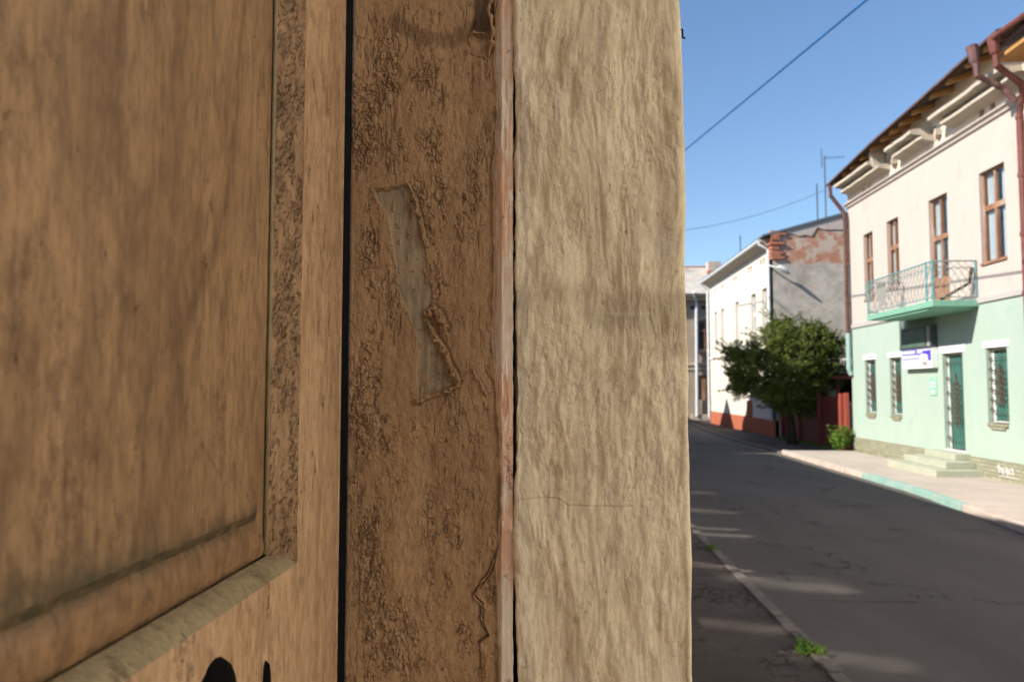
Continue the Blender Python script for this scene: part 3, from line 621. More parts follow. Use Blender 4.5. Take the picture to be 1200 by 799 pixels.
# ================================================================== WHITE HOUSE
wh = empty('white_house', (7.7, 33, 0.0)); tag(wh, 'long white house with red plinth and patched brick gable beyond the tree', 'house')
X2 = 7.7; G0, G1 = 27.4, 38.5
U2 = [(28.2, 28.85, 3.4, 5.40), (29.75, 30.45, 3.4, 5.38), (32.5, 33.05, 3.4, 5.38), (35.3, 35.9, 3.4, 5.38), (36.8, 37.3, 3.4, 5.38)]
SV = [(28.4, 28.65, 6.30, 6.52), (28.8, 29.05, 6.30, 6.52), (30.2, 30.45, 6.30, 6.52), (30.6, 30.85, 6.30, 6.52), (32.7, 32.95, 6.3, 6.5), (33.1, 33.35, 6.3, 6.5), (35.4, 35.7, 6.3, 6.5), (37, 37.3, 6.3, 6.5)]
L2 = [(28.0, 29.0, .95, 2.0), (33.0, 33.8, 1.1, 2.3)]
m = MB(); wall_x(m, X2, G0, G1, 3.0, 6.75, U2 + SV, .2); m.build('upper_wall', 'white_wall', wh)
m = MB(); wall_x(m, X2, G0, G1, .55, 3.0, L2, .2); m.build('lower_wall', 'white_wall', wh)
m = MB(); m.box(X2 - .03, X2 + .1, G0, G1, 0, .62); m.build('plinth', 'red_plinth', wh)
m = MB(); m.box(X2 - .04, X2 + .02, 30.55, 31.3, .05, 1.25); m.build('red_pier', 'red_plinth', wh)
m = MB(); m.box(X2 - .05, X2 + .02, G0, G1, 3.15, 3.27); m.build('belt_course', 'white_wall', wh)
m = MB(); m.box(X2 + .21, X2 + .24, G0 + .3, G1, .5, 6.7); m.build('vent_backing', 'far_wall', wh)
for q in U2: window_x(X2, 1, *q, wh, 'window_white', inset=.1)
for q in L2: window_x(X2, 1, *q, wh, 'window_white', inset=.1)
m = MB(); m.prism([(X2, 6.75), (X2 - .05, 6.80), (X2 - .30, 6.98), (X2 - .34, 6.99), (X2 - .34, 7.06), (X2 + .1, 7.12), (X2 + .1, 6.75)], 'y', G0 + .3, G1 + .2)
m.build('eaves_cornice', 'cornice', wh)
m = MB(); m.tube([(X2 - .38, G0 + .25, 7.0), (X2 - .38, G1 + .3, 7.0)], .06, 8); gt = m.build('gutter', 'pipe_white', wh)
m = MB(); m.tube([(X2 - .38, G0 + .3, 6.95), (X2 - .36, G0 + .3, 6.86), (X2 - .07, G0 + .25, 6.66), (X2 - .07, G0 + .25, .6)], .055, 8); m.build('near_downpipe', 'pipe_white', wh)
m = MB(); m.tube([(X2 - .38, G1 + .1, 6.95), (X2 - .07, G1 + .1, 6.6), (X2 - .07, G1 + .1, .3)], .06, 8); m.build('far_downpipe', 'pipe_white', wh)
# gable wall with ragged masonry corner
top = lambda x: 7.2 + (x - X2) * .265
n = 30; xs = [X2 + (9.5) * i / n for i in range(n + 1)]
m = MB(); m.prism([(X2, 0)] + [(17.2, 0), (17.2, top(13)), (13, top(13))] + [(X2, top(X2))], 'y', G0, G0 + .25); m.build('gable_wall', 'patchy_gable', wh)
m = MB(); random.seed(21)
for z in np.arange(6.3, 7.25, .085):
    w = random.uniform(.0, .07); m.box(X2 - .02 - w, X2 + random.uniform(.2, .5), G0 - .05 - random.uniform(0, .05), G0 + .3, z, z + .07)
m.build('broken_brickwork', 'brick_red', wh)
pl = [(X2 + .4, top(X2 + .4) - .03)]
m = MB(); k = 24; lo = []
for i in range(k + 1):
    x = X2 + .5 + 5.2 * i / k; lo.append((x, top(x) - .10 - .055 * (i % 5) - random.uniform(0, .10) - .16 * (x - X2) * .35))
m.prism([(X2 + .5, top(X2 + .5)), *lo, (X2 + 5.7, top(X2 + 5.7))], 'y', G0 - .03, G0 - .003); m.build('verge_render', 'cream_wall', wh)
m = MB(); m.prism([(X2 - .35, 7.10), (X2 - .35, 7.16), (X2 + .1, top(X2) + .08), (13, top(13) + .08), (18, 7.3), (18, 7.2), (13, top(13)+.005), (X2 + .1, top(X2) + .005)], 'y', G0 - .08, G1 + .3); m.build('roof', 'roof_blue', wh)
m = MB(); m.box(X2 + .2, X2 + 9, G1 - .2, G1, 0, 7.1); m.build('far_end_wall', 'white_wall', wh)
# street lamp on its corner
sl = empty('street_lamp', (7.7, 27.35, 5.9)); tag(sl, 'small grey street lamp on a bracket at the white house corner', 'street lamp')
m = MB(); m.tube([(7.62, 27.5, 6.05), (7.55, 27.3, 6.05), (7.72, 27.18, 5.98), (7.86, 27.1, 5.93)], .03, 6); m.build('bracket', 'pipe_white', sl)
bm = bmesh.new(); bmesh.ops.create_icosphere(bm, subdivisions=2, radius=1); me = bpy.data.meshes.new('lamp_head')
bmesh.ops.scale(bm, vec=(.26, .15, .075), verts=bm.verts); bmesh.ops.rotate(bm, matrix=Matrix.Rotation(R(38), 3, 'Y'), cent=(0, 0, 0), verts=bm.verts); bm.to_mesh(me); bm.free(); me.materials.append(M['pipe_white'])
lh = bpy.data.objects.new('lamp_head', me); C.objects.link(lh); lh.parent = sl; lh.location = (.30, -.28, -.04)

# ================================================================== FAR HOUSE
fh = empty('corner_house', (9, 43, 0)); tag(fh, 'weathered brown house with grey roof at the end of the street', 'house')
FO = [(7.92, 8.75, 3.85, 5.45), (9.6, 10.4, 3.85, 5.45), (7.88, 8.6, 1.1, 2.45), (9.6, 10.4, 1.1, 2.45), (5.5, 6.3, 3.85, 5.45), (5.5, 6.3, 1.1, 2.45)]
m = MB(); t = MB(); wall_x(t, 43, 3.0, 14, 0, 6.75, FO, .2)
m.v = [(y, x, z) for x, y, z in t.v]; m.f = t.f; m.mi = t.mi; m.build('wall', 'far_wall', fh)
for i, (a, b, c, d) in enumerate(FO):
    if c > 3:
        m = MB(); m.box(a, b, 43.12, 43.16, c, c + .06); m.box(a, b, 43.12, 43.16, d - .06, d); m.box(a, a + .06, 43.12, 43.16, c + .06, d - .06); m.box(b - .06, b, 43.12, 43.16, c + .06, d - .06)
        m.box((a + b) / 2 - .03, (a + b) / 2 + .03, 43.11, 43.17, c + .06, d - .06); m.box(a + .06, b - .06, 43.115, 43.165, d - .55, d - .48); w = m.build('window', 'window_wood', fh)
        MB().box(a, b, 43.14, 43.145, c, d).build('pane', 'glass', w); MB().box(a - .1, b + .1, 43.19, 43.2, c - .1, d + .1).build('room_shade', 'dark_room', w)
        m = MB(); m.prism([(a - .12, d), (a - .12, d + .12), ((a + b) / 2, d + .32), (b + .12, d + .12), (b + .12, d), (b, d), (b, d + .03), ((a + b) / 2, d + .13), (a, d + .03), (a, d)], 'y', 42.93, 43.0); m.build('window_hood', 'stucco_tan', w)
        MB().box(a - .1, b + .1, 42.9, 43.0, c - .12, c).build('sill', 'stucco_tan', w)
    else:
        w = MB().box(a, b, 43.08, 43.12, c, d).build('boarded_window', 'window_wood', fh)
m = MB(); m.box(2.9, 14, 42.93, 42.999, 3.0, 3.15); m.box(2.9, 14, 42.95, 42.999, 2.75, 2.85); m.build('belt_course', 'stucco_tan', fh)
m = MB(); m.box(2.8, 14, 42.7, 43.0, 6.6, 6.78); m.box(2.8, 14, 42.5, 43, 6.785, 6.92); cn = m.build('cornice', 'stucco_tan', fh)
m = MB()
for x in np.arange(3.2, 14, .62): m.box(x, x + .2, 42.985, 42.998, 6.12, 6.3)
m.build('frieze_vents', 'dark_room', fh)
m = MB(); m.tube([(7.62, 42.3, 7.0), (7.70, 42.5, 6.8), (7.85, 42.8, 6.4), (7.80, 42.8, .2)], .09, 8); m.build('downpipe', 'pipe_white', fh)
m = MB(); m.box(7.5, 9.2, 42.8, 42.995, .0, .32); m.build('base_course', 'kerb_stone', fh)
m = MB(); m.add([(2.6, 42.4, 6.93), (14, 42.4, 6.93), (14, 46.5, 9.0), (2.6, 46.5, 9.0), (2.6, 50.6, 6.93), (14, 50.6, 6.93)], [(0, 1, 2, 3), (3, 2, 5, 4)]); rf = m.build('roof', 'roof_grey', fh)
MB().box(9.0, 9.75, 45.2, 45.9, 8.2, 9.15).build('chimney', 'kerb_stone', rf); MB().box(8.95, 9.8, 45.15, 45.95, 8.2, 8.62).build('chimney_base', 'brick_red', rf)
m = MB(); m.tube([(7.2, 46.5, 9.03), (12, 46.5, 9.03)], .06, 6); m.build('ridge', 'brick_red', rf)

# antennas
def antenna(x, y, z0, z1, arm, name, label):
    t = empty(name, (x, y, z0)); tag(t, label, 'antenna'); MB().tube([(x, y, z0), (x, y, z1)], .028, 5).build('mast', 'wire_dark', t)
    if arm:
        m = MB(); m.tube([(x, y, z1 - .1), (x + .85, y, z1 - .05)], .012, 4)
        for i in range(5): m.tube([(x + .12 + i * .16, y, z1 - .17), (x + .12 + i * .16, y, z1 + .02)], .007, 4)
        m.tube([(x - .12, y, z1 - .5), (x - .12, y, z1 + .3)], .02, 4); m.build('aerial_bars', 'wire_dark', t)
antenna(11.55, 33, 8.0, 11.65, True, 'roof_antenna', 'tall aerial with a row of short bars above the roofs')
antenna(11.2, 33, 8.0, 10.45, False, 'roof_antenna', 'plain thin mast just left of the barred aerial')
antenna(8.9, 37, 7.0, 9.05, False, 'roof_antenna', 'thin mast rising over the white house eaves')

# wires
def cable(a, b, sag, r, name, mat, label):
    A = Vector(a); B = Vector(b); pts = []
    for i in range(41):
        t = i / 40; p = A.lerp(B, t); p.z -= sag * 4 * t * (1 - t); pts.append(p)
    tag(MB().tube(pts, r, 5).build(name, mat, None, True), label, 'cable')
A = Vector((3.43, 19.9, 7.95)); B = Vector((4.07, 9.95, 6.79)); dd = B - A
cable(A - dd * 1.1, B + dd * 1.5, .0, .018, 'overhead_cable', 'wire_blue', 'thick blue overhead cable crossing the sky')
cable((2.5, 39, 9.6), (14.3, 41, 12.2), .7, .012, 'overhead_cable', 'wire_dark', 'thin faint overhead line above the white house')

# ================================================================== FENCE, SHED, TREE
fn = empty('board_fence', (7.95, 24.3, 0.05)); tag(fn, 'dark red board fence between the green house and white house', 'fence')
random.seed(4); m = MB(); y = 21.85
while y < 27.3:
    w = .13; m.box(7.93 + random.uniform(-.006, .006), 7.955, y, y + w - .02, .10, 1.50 + random.uniform(-.015, .015)); y += w
m.build('boards', 'fence_red', fn)
m = MB(); m.box(7.957, 8.0, 21.3, 27.35, .4, .47); m.box(7.957, 8.0, 21.3, 27.35, 1.3, 1.37); m.build('rail', 'fence_red', fn)
for y, mt in ((21.72, 'fence_bright'), (23.6, 'fence_red'), (25.4, 'fence_red'), (27.2, 'fence_red')): MB().box(7.84, 7.93, y - .06, y + .06, .03, 1.6).build('post', mt, fn)
MB().box(7.84, 7.94, 21.30, 21.40, .03, 1.62).build('post', 'fence_bright', fn)
sh = empty('shed', (9, 24.5, 0.02)); tag(sh, 'small lean-to shed with corrugated roof and red posts behind the fence', 'shed')
m = MB(); n = 60; P = [(8.15 + 3.5 * i / n, .028 * math.sin(i * 1.9)) for i in range(n + 1)]
for i in range(n):
    (xa, za), (xb, zb2) = P[i], P[i + 1]
    m.quad((xa, 23.9, 2.20 + za), (xb, 23.9, 2.20 + zb2), (xb, 26.4, 2.75 + zb2), (xa, 26.4, 2.75 + za))
m.build('corrugated_roof', 'tin', sh)
m = MB(); m.box(8.15, 11.6, 23.98, 24.03, 2.02, 2.14); m.build('fascia', 'fence_bright', sh)
for x in (8.25, 8.62, 10.2): MB().box(x, x + .09, 24.06, 24.15, 0, 2.1).build('post', 'fence_bright', sh)
m = MB(); m.box(8.3, 11.5, 26.2, 26.3, 0, 2.6); m.box(11.5, 11.6, 24.1, 26.3, 0, 2.5); m.build('back_boards', 'dark_room', sh)

def leaves(mb, c, r, n, size, rr):
    for _ in range(n):
        d = Vector((rr.gauss(0, 1), rr.gauss(0, 1), rr.gauss(0, 1))); d.normalize(); p = Vector(c) + d * r * rr.random() ** .5
        a = Vector((rr.gauss(0, 1), rr.gauss(0, 1), rr.gauss(0, .7))).normalized(); b = a.cross(Vector((rr.gauss(0, 1), rr.gauss(0, 1), rr.gauss(0, 1)))).normalized()
        s = size * rr.uniform(.6, 1.35)
        mb.quad(p - a * s, p - b * s * .42, p + a * s, p + b * s * .42)
tr = empty('street_tree', (7.25, 24.3, 0.05)); tag(tr, 'small bushy dark green tree leaning out over the pavement', 'tree')
rr = random.Random(12)
crown = MB(); trunk = MB()
bas = Vector((7.32, 24.3, 0.03)); fork = Vector((7.22, 24.25, 1.35))
trunk.tube([bas, (7.30, 24.3, .5), (7.26, 24.27, .95), fork], [.17, .125, .105, .10], 9)
CL = [(5.75, 23.6, 2.55, .62), (6.1, 23.8, 2.75, .5), (6.35, 23.6, 2.2, .7), (5.95, 23.6, 1.95, .42), (6.7, 24.0, 3.1, .7), (7.0, 24.3, 3.65, .5), (7.35, 24.0, 3.3, .65),
      (7.2, 23.6, 2.4, .75), (7.9, 24.1, 2.9, .7), (8.35, 24.3, 3.15, .5), (7.95, 24.2, 3.5, .4), (8.45, 24.3, 2.7, .5), (7.75, 23.9, 2.2, .55), (6.75, 23.6, 1.75, .45), (5.45, 23.4, 2.2, .38), (5.55, 23.5, 1.75, .42), (5.5, 23.6, 2.75, .4), (8.6, 24.3, 2.2, .45), (8.65, 24.4, 3.1, .4), (8.1, 24.1, 1.8, .5), (7.0, 23.8, 1.6, .45), (7.0, 23.9, 1.15, .32), (7.6, 23.9, 1.15, .38), (8.0, 24.0, 1.45, .4), (6.9, 23.7, 1.55, .5), (7.5, 23.8, 1.7, .55), (6.3, 23.5, 1.55, .4), (7.0, 24.0, 2.7, .7), (8.1, 24.1, 2.3, .45)]
for cx, cy, cz, r in CL:
    c = Vector((cx, cy, cz)); mid = fork.lerp(c, .5) + Vector((rr.uniform(-.15, .15), rr.uniform(-.15, .15), -.05))
    trunk.tube([fork, mid, c], [.06, .035, .012], 6)
    r *= rr.uniform(.78, .98); nt_ = int(95 * r / .6)
    for _ in range(nt_):
        d = Vector((rr.gauss(0, 1), rr.gauss(0, 1), rr.gauss(0, .85))).normalized()
        q = c + d * r * rr.uniform(.25, 1.12)
        if rr.random() < .35: trunk.tube([c, q], [.008, .003], 3, cap=False)
        leaves(crown, q, rr.uniform(.08, .17), rr.randint(24, 38), .040, rr)
    for _ in range(11):                                  # long shoots breaking the outline
        d = Vector((rr.gauss(0, 1), rr.gauss(0, .6), rr.uniform(-.3, 1))).normalized(); L = r + rr.uniform(.12, .5)
        for k in range(7): leaves(crown, c + d * L * (k + 3) / 9.5, .05, 9, .034, rr)
        trunk.tube([c, c + d * L], [.008, .003], 3, cap=False)
crown.build('crown', 'leaf', tr); trunk.build('trunk', 'bark', tr, True)
def weedclump(name, c, r, h, n, lab, cat='weed', size=.03):
    t = empty(name, c); tag(t, lab, cat); mb = MB(); st = MB(); r2 = random.Random(int(c[1] * 100))
    for i in range(n):
        a = r2.uniform(0, 6.28); q = r2.random() ** .6 * r; b = Vector((c[0] + .4 * q * math.cos(a), c[1] + .4 * q * math.sin(a), c[2])); tp = Vector((c[0] + q * math.cos(a), c[1] + q * math.sin(a), c[2] + h * r2.uniform(.4, 1)))
        st.tube([b, b.lerp(tp, .6) + Vector((0, 0, .02)), tp], [.004, .003, .002], 4)
        for k in range(5): leaves(mb, b.lerp(tp, .35 + .65 * k / 4), .04, 5, size, r2)
    mb.build('leaves', 'weed', t); st.build('stem', 'weed', t)
weedclump('weed_bush', (7.66, 21.25, .06), .34, .72, 46, 'bright green weed bush at the foot of the red post', 'bush', .05)
weedclump('weed_tuft', (1.67, 5.25, .02), .085, .06, 22, 'small green weed tuft growing beside the near kerb', 'weed', .014)
weedclump('weed_tuft', (1.69, 8.5, .02), .06, .05, 12, 'tiny weed in the kerb joint farther along, nearly behind the post', 'weed', .01)
def grass():
    m = MB(); r2 = random.Random(8)
    for (xa, xb, ya, yb, n) in ((7.6, 7.9, 22, 27.2, 500), (7.9, 7.98, 16.9, 21, 60), (1.62, 1.72, 4.6, 5.6, 160)):
        for _ in range(n):
            x = r2.uniform(xa, xb); y = r2.uniform(ya, yb); h = r2.uniform(.02, .12) if xa > 5 else r2.uniform(.01, .035); w = h * .12; a = r2.uniform(0, 3.14)
            z = .03 if xa > 5 else .01; z = .08 if xa == 7.9 else z; tp = (x + r2.gauss(0, h * .4), y + r2.gauss(0, h * .4), z + h)
            m.add([(x - w * math.cos(a), y - w * math.sin(a), z), (x + w * math.cos(a), y + w * math.sin(a), z), tp], [(0, 1, 2)])
    tag(m.build('verge_grass', 'weed'), 'thin grass blades along the walls and the kerb', 'grass', kind='stuff')
grass()

# ================================================================== HOUSES OF THE LEFT ROW (beyond the camera's doorway)
def left_house(name, label, y0, y1, eave, slope, mat, gables=()):
    t = empty(name, (0, (y0 + y1) / 2, 0)); tag(t, label, 'house'); m = MB()
    m.box(-8, .1, y0, y1, 0, eave + .1); m.build('wall', mat, t)
    m = MB(); rz = eave + slope * 4.4
    m.prism([(.45, eave), (.45, eave + .08), (-3.95, rz + .08), (-8.35, eave + .08), (-8.35, eave), (-3.95, rz)], 'y', y0 - .02, y1 + .02); m.build('roof', 'roof_metal', t)
    for yc, hw, h in gables:
        m = MB(); m.prism([(yc - hw, eave - .3), (yc + hw, eave - .3), (yc, eave + h)], 'x', -2.5, .4); m.build('dormer', 'cream_wall', t)
    return t
left_house('tall_house', 'tall house farther up the shaded left side of the street', 19.3, 28.0, 7.65, .45, 'stucco_tan')
left_house('gabled_house', 'lower house with a pointed front gable on the left side', 28.25, 40.5, 5.7, .45, 'stucco_tan', ((32.45, 2.0, 1.55),))

# ================================================================== THE OLD HOUSE WITH THE DOORWAY (foreground)
old = empty('old_house', (0, .4, 0)); tag(old, 'weathered brown and beige wooden doorway of an old house filling the foreground', 'house')
XF = .131
m = MB()
OW = [(4.1, 5.8, .78, 2.05), (5.95, 7.8, .78, 2.1), (8.25, 9.55, .9, 2.1), (9.9, 10.9, .9, 2.1), (11.8, 12.6, 1.2, 2.2)]  # openings added in the unseen wall to pass sun streaks
wall_x(m, XF - .002, 1.0, 19.0, .0, 4.3, OW, -.06); m.box(-.30, -.215, -1.8, -.76, .0, 4.3); m.box(-.30, -.215, -.76, 1.0, 2.45, 4.3); m.box(-.21, XF - .003, .99, 1.0, 2.36, 4.3); m.build('wall', 'stucco_tan', old)
m = MB(); EV = 4.28; XE = .42
m.prism([(XE, EV), (XE, EV + .07), (-.40, EV + .30), (-.40, EV)], 'y', .6, 19.03); m.prism([(-.02, EV + .12), (-.02, EV + .19), (-.45, EV + .35), (-.45, EV)], 'y', -1.85, .595); m.build('roof', 'roof_metal', old)
m = MB(); m.box(-9, -8.9, -1.8, 19, 0, EV); m.box(-9, -.22, -1.81, -1.8, 0, EV + .1); m.box(-9, .1, 18.98, 19, 0, EV + .1); m.build('back_wall', 'stucco_tan', old)
m = MB(); m.box(-.30, -.17, -.76, .76, 2.36, 2.44); m.build('door_lintel', 'stucco_tan', old)
m = MB(); m.box(-.45, .10, -.85, 1.0, .0, .12); m.build('doorstep', 'kerb_stone', old)

PX = lambda px: (px - 600) / 900.
def on_plane(px, py, Y=.75):                # measured points of the paint wear, in the plane of the frame face
    yw, p = R(3.18), R(3.5); f = (-math.sin(yw) * math.cos(p), math.cos(yw) * math.cos(p), math.sin(p))
    a = (px - 600) / 900.; b = (399.5 - py) / 900.
    u = (math.sin(yw) * math.sin(p), -math.cos(yw) * math.sin(p), math.cos(p)); r = (math.cos(yw), math.sin(yw), 0)
    d = [f[i] + a * r[i] + b * u[i] for i in range(3)]; t = Y / d[1]; return (t * d[0], EZ + t * d[2])
def P(*pts): return [on_plane(*q) for q in pts]
def rows(z0, z1, dz, lo, hi):
    a = np.arange(z0, z1, dz); return np.concatenate([np.linspace(lo, z0, 30, endpoint=False), a, np.linspace(z1, hi, 14)])
def gridmesh(name, Pm, mat, parent, wear_light_mask=None):
    nz_, ns, _ = Pm.shape; off = np.array(wloc(parent)); V = (Pm.reshape(-1, 3) - off)
    i = np.arange(nz_ * ns).reshape(nz_, ns); F = np.stack([i[:-1, :-1], i[:-1, 1:], i[1:, 1:], i[1:, :-1]], -1).reshape(-1, 4)
    me = bpy.data.meshes.new(name); me.vertices.add(len(V)); me.vertices.foreach_set('co', V.astype(np.float32).ravel())
    me.loops.add(F.size); me.loops.foreach_set('vertex_index', F.astype(np.int32).ravel()); me.polygons.add(len(F))
    me.polygons.foreach_set('loop_start', np.arange(0, F.size, 4, dtype=np.int32)); me.polygons.foreach_set('loop_total', np.full(len(F), 4, np.int32))
    me.update(calc_edges=True); me.polygons.foreach_set('use_smooth', [True] * len(F)); me.materials.append(M[mat])
    if wear_light_mask is not None:
        at = me.color_attributes.new('wear_light_mask', 'FLOAT_COLOR', 'POINT'); c = np.ones((len(V), 4), np.float32)
        for k, w in enumerate(wear_light_mask): c[:, k] = np.clip(w, 0, 1).ravel()
        at.data.foreach_set('color', c.ravel())
    me.update(); o = bpy.data.objects.new(name, me); C.objects.link(o); o.parent = parent; return o

# added unseen panes, see-through mask shaped to cast sun streaks on the road
for q in OW:
    yy, zz = np.meshgrid(np.linspace(q[0], q[1], int((q[1] - q[0]) / .02)), np.linspace(q[2], q[3], int((q[3] - q[2]) / .02)))
    gx = .1 + zz / .812; gy = yy + .353 * (gx - .1); mk_ = np.zeros(yy.shape)
    for (a, b, w_, k_) in (((1.72, 7.28), (2.45, 6.98), .17, .42), ((2.1, 7.22), (2.4, 7.1), .24, .18), ((1.1, 8.0), (1.85, 7.62), .055, .5), ((1.2, 7.8), (1.7, 7.6), .05, .3), ((1.6, 5.22), (2.15, 5.12), .13, .30), ((1.0, 5.95), (1.6, 5.75), .12, .30),
                           ((1.72, 9.9), (2.2, 9.78), .09, .42), ((1.75, 9.5), (2.25, 9.35), .09, .42), ((1.8, 11.3), (2.45, 11.15), .17, .30), ((2.2, 13.2), (2.55, 13.1), .15, .25)):
        d_, _, _ = segdist(gx, gy + .05 * fbm(gx / .3, gy / .12, 601, 3), [a, b]); mk_ = np.maximum(mk_, 1.75 * k_ * np.exp(-(d_ / w_) ** 2.4) * (.8 + .5 * fbm(gx / .5, gy / .05, 603, 3)))
    po = gridmesh('window', np.stack([yy * 0 + XF - .04, yy, zz], -1), 'sun_streak_glass', old, (mk_, mk_, mk_)); po.data.materials[0] = M['sun_streak_glass']
# ---- beige post
prof = []
xl, xr, yf = -.0385, .1305, .75; cr_ = .006
for y in np.linspace(.85, .757, 24): prof.append((xl, y, -1, 0))
for k in range(5): a = math.pi - k * math.pi / 8; prof.append((xl + .003 + .003 * math.cos(a), yf + .003 - .003 * math.sin(a), math.cos(a), -math.sin(a)))
for x in np.arange(xl + .0035, xr - cr_, .0008): prof.append((x, yf, 0, -1))
for k in range(9): a = math.pi / 2 - k * math.pi / 16; prof.append((xr - cr_ + cr_ * math.cos(a), yf + cr_ - cr_ * math.sin(a), math.cos(a), -math.sin(a)))
for y in np.linspace(yf + cr_ + .002, 1.06, 60): prof.append((xr, y, 1, 0))
prof = np.array(prof); S = np.concatenate([[0], np.cumsum(np.hypot(np.diff(prof[:, 0]), np.diff(prof[:, 1])))])
zs = rows(1.44, 2.18, .0008, .12, 2.36)
s, z = np.meshgrid(S, zs); x0 = np.broadcast_to(prof[:, 0], s.shape); y0 = np.broadcast_to(prof[:, 1], s.shape)
wx = s + .010 * fbm(s / .05, z / .12, 1, 2) ; wz = z + .01 * fbm(s / .04, z / .08, 2, 2)
h = .0008 * fbm(wx / .0075, wz / .045, 3, 5, .6)                    # long vertical brush ridges
rgh = sstep(-.35, .45, fbm(s / .045, z / .06, 11, 3)); h += .0022 * rgh * fbm(wx / .012, wz / .024, 9, 5, .55)                      # lumps
lum = sstep(1.83, 1.74, z) * sstep(1.58, 1.70, z)
h += .0015 * lum * fbm(wx / .007, wz / .010, 14, 4)
h += .0004 * fbm(wx / .0028, wz / .018, 17, 3)
h += .0050 * fbm(s / .045, z / .08, 30, 2) + .0034 * fbm(wx / .016, wz / .055, 33, 3)
crs = sstep(.93, .99, 1 - np.abs(fbm(wx / .010, wz / .04, 44, 4))) * sstep(-.05, .3, fbm(s / .03, z / .05, 47, 3)); pits = sstep(.62, .85, fbm(wx / .006, wz / .013, 95, 4)); h -= .0012 * pits
h -= .0006 * crs
f1, f2 = worley(s / .016, z / .035, 50); h -= .0012 * np.exp(-(f1 / .06) ** 2) * (_h(np.floor(s / .05), np.floor(z / .05), 2) > .5)
h += -.0022 * np.exp(-((x0 - on_plane(673, 727)[0]) / .004) ** 2 - ((z - on_plane(673, 727)[1]) / .005) ** 2)
cr1 = P((612, 585), (640, 583), (655, 585), (665, 592), (700, 593), (740, 593)); d1, _, _ = segdist(x0 + .0006 * fbm(x0 / .004, z / .004, 3, 2), z, cr1); h -= .0009 * np.exp(-(d1 / .0009) ** 2)
cr2 = P((712, 368), (735, 370), (760, 369)); d2, sd2, _ = segdist(x0, z, cr2); h += .0009 * np.exp(-(d2 / .0022) ** 2)
cr3 = P((741, 352), (752, 343), (700, 240), (697, 190), (690, 110), (697, 30)); cr3 = P((708, 300), (703, 240), (699, 190), (697, 150), (690, 110)); d3, sd3, _ = segdist(x0, z, cr3); h -= .0004 * np.exp(-(d3 / .0016) ** 2); h += .0003 * np.exp(-((d3 - .003) / .002) ** 2)
h = h * (.30 + .70 * sstep(S[-1] - .29, S[-1] - .318, s)) * (1 - .7 * sstep(.122, .130, x0))
edge = .0006 * fbm(z / .030, z * 0 + 3.3, 70, 4) * sstep(.0, .02, .03 - np.abs(x0 - xr)) + .003 * fbm(z / .2, z * 0 + 1, 71, 2) * (x0 > .10) * ((x0 - .10) / .03)
ledge = .0009 * fbm(z / .012, z * 0 + 7.3, 75, 3) * (s < .075)
nx = np.broadcast_to(prof[:, 2], s.shape); ny = np.broadcast_to(prof[:, 3], s.shape)
tap = np.interp(z, [1.45, 1.66, 1.75, 1.9, 2.147], [0, .0, -.0012, -.0030, -.0052]) * np.clip((x0 - .04) / .085, 0, 1)
X_ = x0 + tap + nx * h + edge + ledge * (nx < -.5); Y_ = y0 + ny * h
dirt = sstep(.0, .9, fbm(wx / .05, wz / .035, 80, 4) + .85 * np.exp(-((z - .006 * fbm(x0 / .03, x0 * 0, 77, 2) - (on_plane(700, 365)[1] - .10 * (x0 - .04) * 0)) / .026) ** 2) + .55 * np.exp(-((x0 - .0) / .03) ** 2 - ((z - on_plane(630, 100)[1]) / .03) ** 2) - .15)
dirt = np.maximum(dirt * .8, .6 * sstep(.2, .9, fbm(wx / .008, wz / .05, 83, 4)))
lite = sstep(.25, .7, fbm(wx / .012, wz / .07, 90, 4)) + .7 * np.exp(-((x0 + .030) / .008) ** 2) + .9 * np.exp(-(d2 / .0028) ** 2)
crk = .35 * pits + .22 * crs + .4 * np.exp(-(d1 / .0006) ** 2) + sstep(.8, .95, np.exp(-(f1 / .07) ** 2)) * .35 + .5 * np.exp(-((x0 - on_plane(673, 727)[0]) / .003) ** 2 - ((z - on_plane(673, 727)[1]) / .003) ** 2)
post = gridmesh('door_post', np.stack([X_, Y_, z], -1), 'post_paint', old, (dirt, lite, crk)); post['label'] = 'beige painted door post with rough brushed surface'
nl = on_plane(799, 36)
m = MB(); m.tube([(nl[0] - .006, .757, nl[1] + .005), (nl[0] + .0018, .757, nl[1] + .004), (nl[0] + .0020, .757, nl[1] - .004), (nl[0] + .0045, .757, nl[1] - .005)], .0010, 6); m.build('bent_nail', 'black_iron', post)

# ---- brown frame face
fx0, fx1 = -.2048, -.0400
xs_ = np.arange(fx0, fx1, .0007); zs = rows(1.44, 2.18, .0007, .12, 2.36); x, z = np.meshgrid(xs_, zs)
base = .00025 * fbm(x / .0022, z / .0050, 97, 3) + .0009 * fbm(x / .014, z / .020, 98, 4) + .00065 * fbm(x / .010, z / .05, 101, 4) + .0004 * fbm(x / .004, z / .006, 105, 3) + .0008 * fbm(x / .03, z / .06, 109, 2)
zone = np.zeros(x.shape)
for (px, py, rx, ry, a) in ((455, 90, 26, 50, .8), (425, 155, 14, 40, 1.), (428, 470, 22, 60, 1.), (435, 690, 18, 80, 1.), (500, 90, 30, 45, .6), (432, 290, 16, 60, .6), (500, 345, 40, 30, .35), (455, 740, 30, 60, .6), (530, 690, 60, 110, .3), (520, 180, 40, 90, .3)):
    cx, cz = on_plane(px, py); zone = np.maximum(zone, a * np.exp(-((x - cx) / (rx * .00086)) ** 2 - ((z - cz) / (ry * .00086)) ** 2))
zone = np.clip(zone * .85 + .27 + .55 * fbm(x / .02, z / .06, 115, 4), 0, 1)
wu = x / .0042 + 1.2 * fbm(x / .008, z / .012, 120, 3); wv = z / .0062 + 1.0 * fbm(x / .008, z / .012, 125, 3)
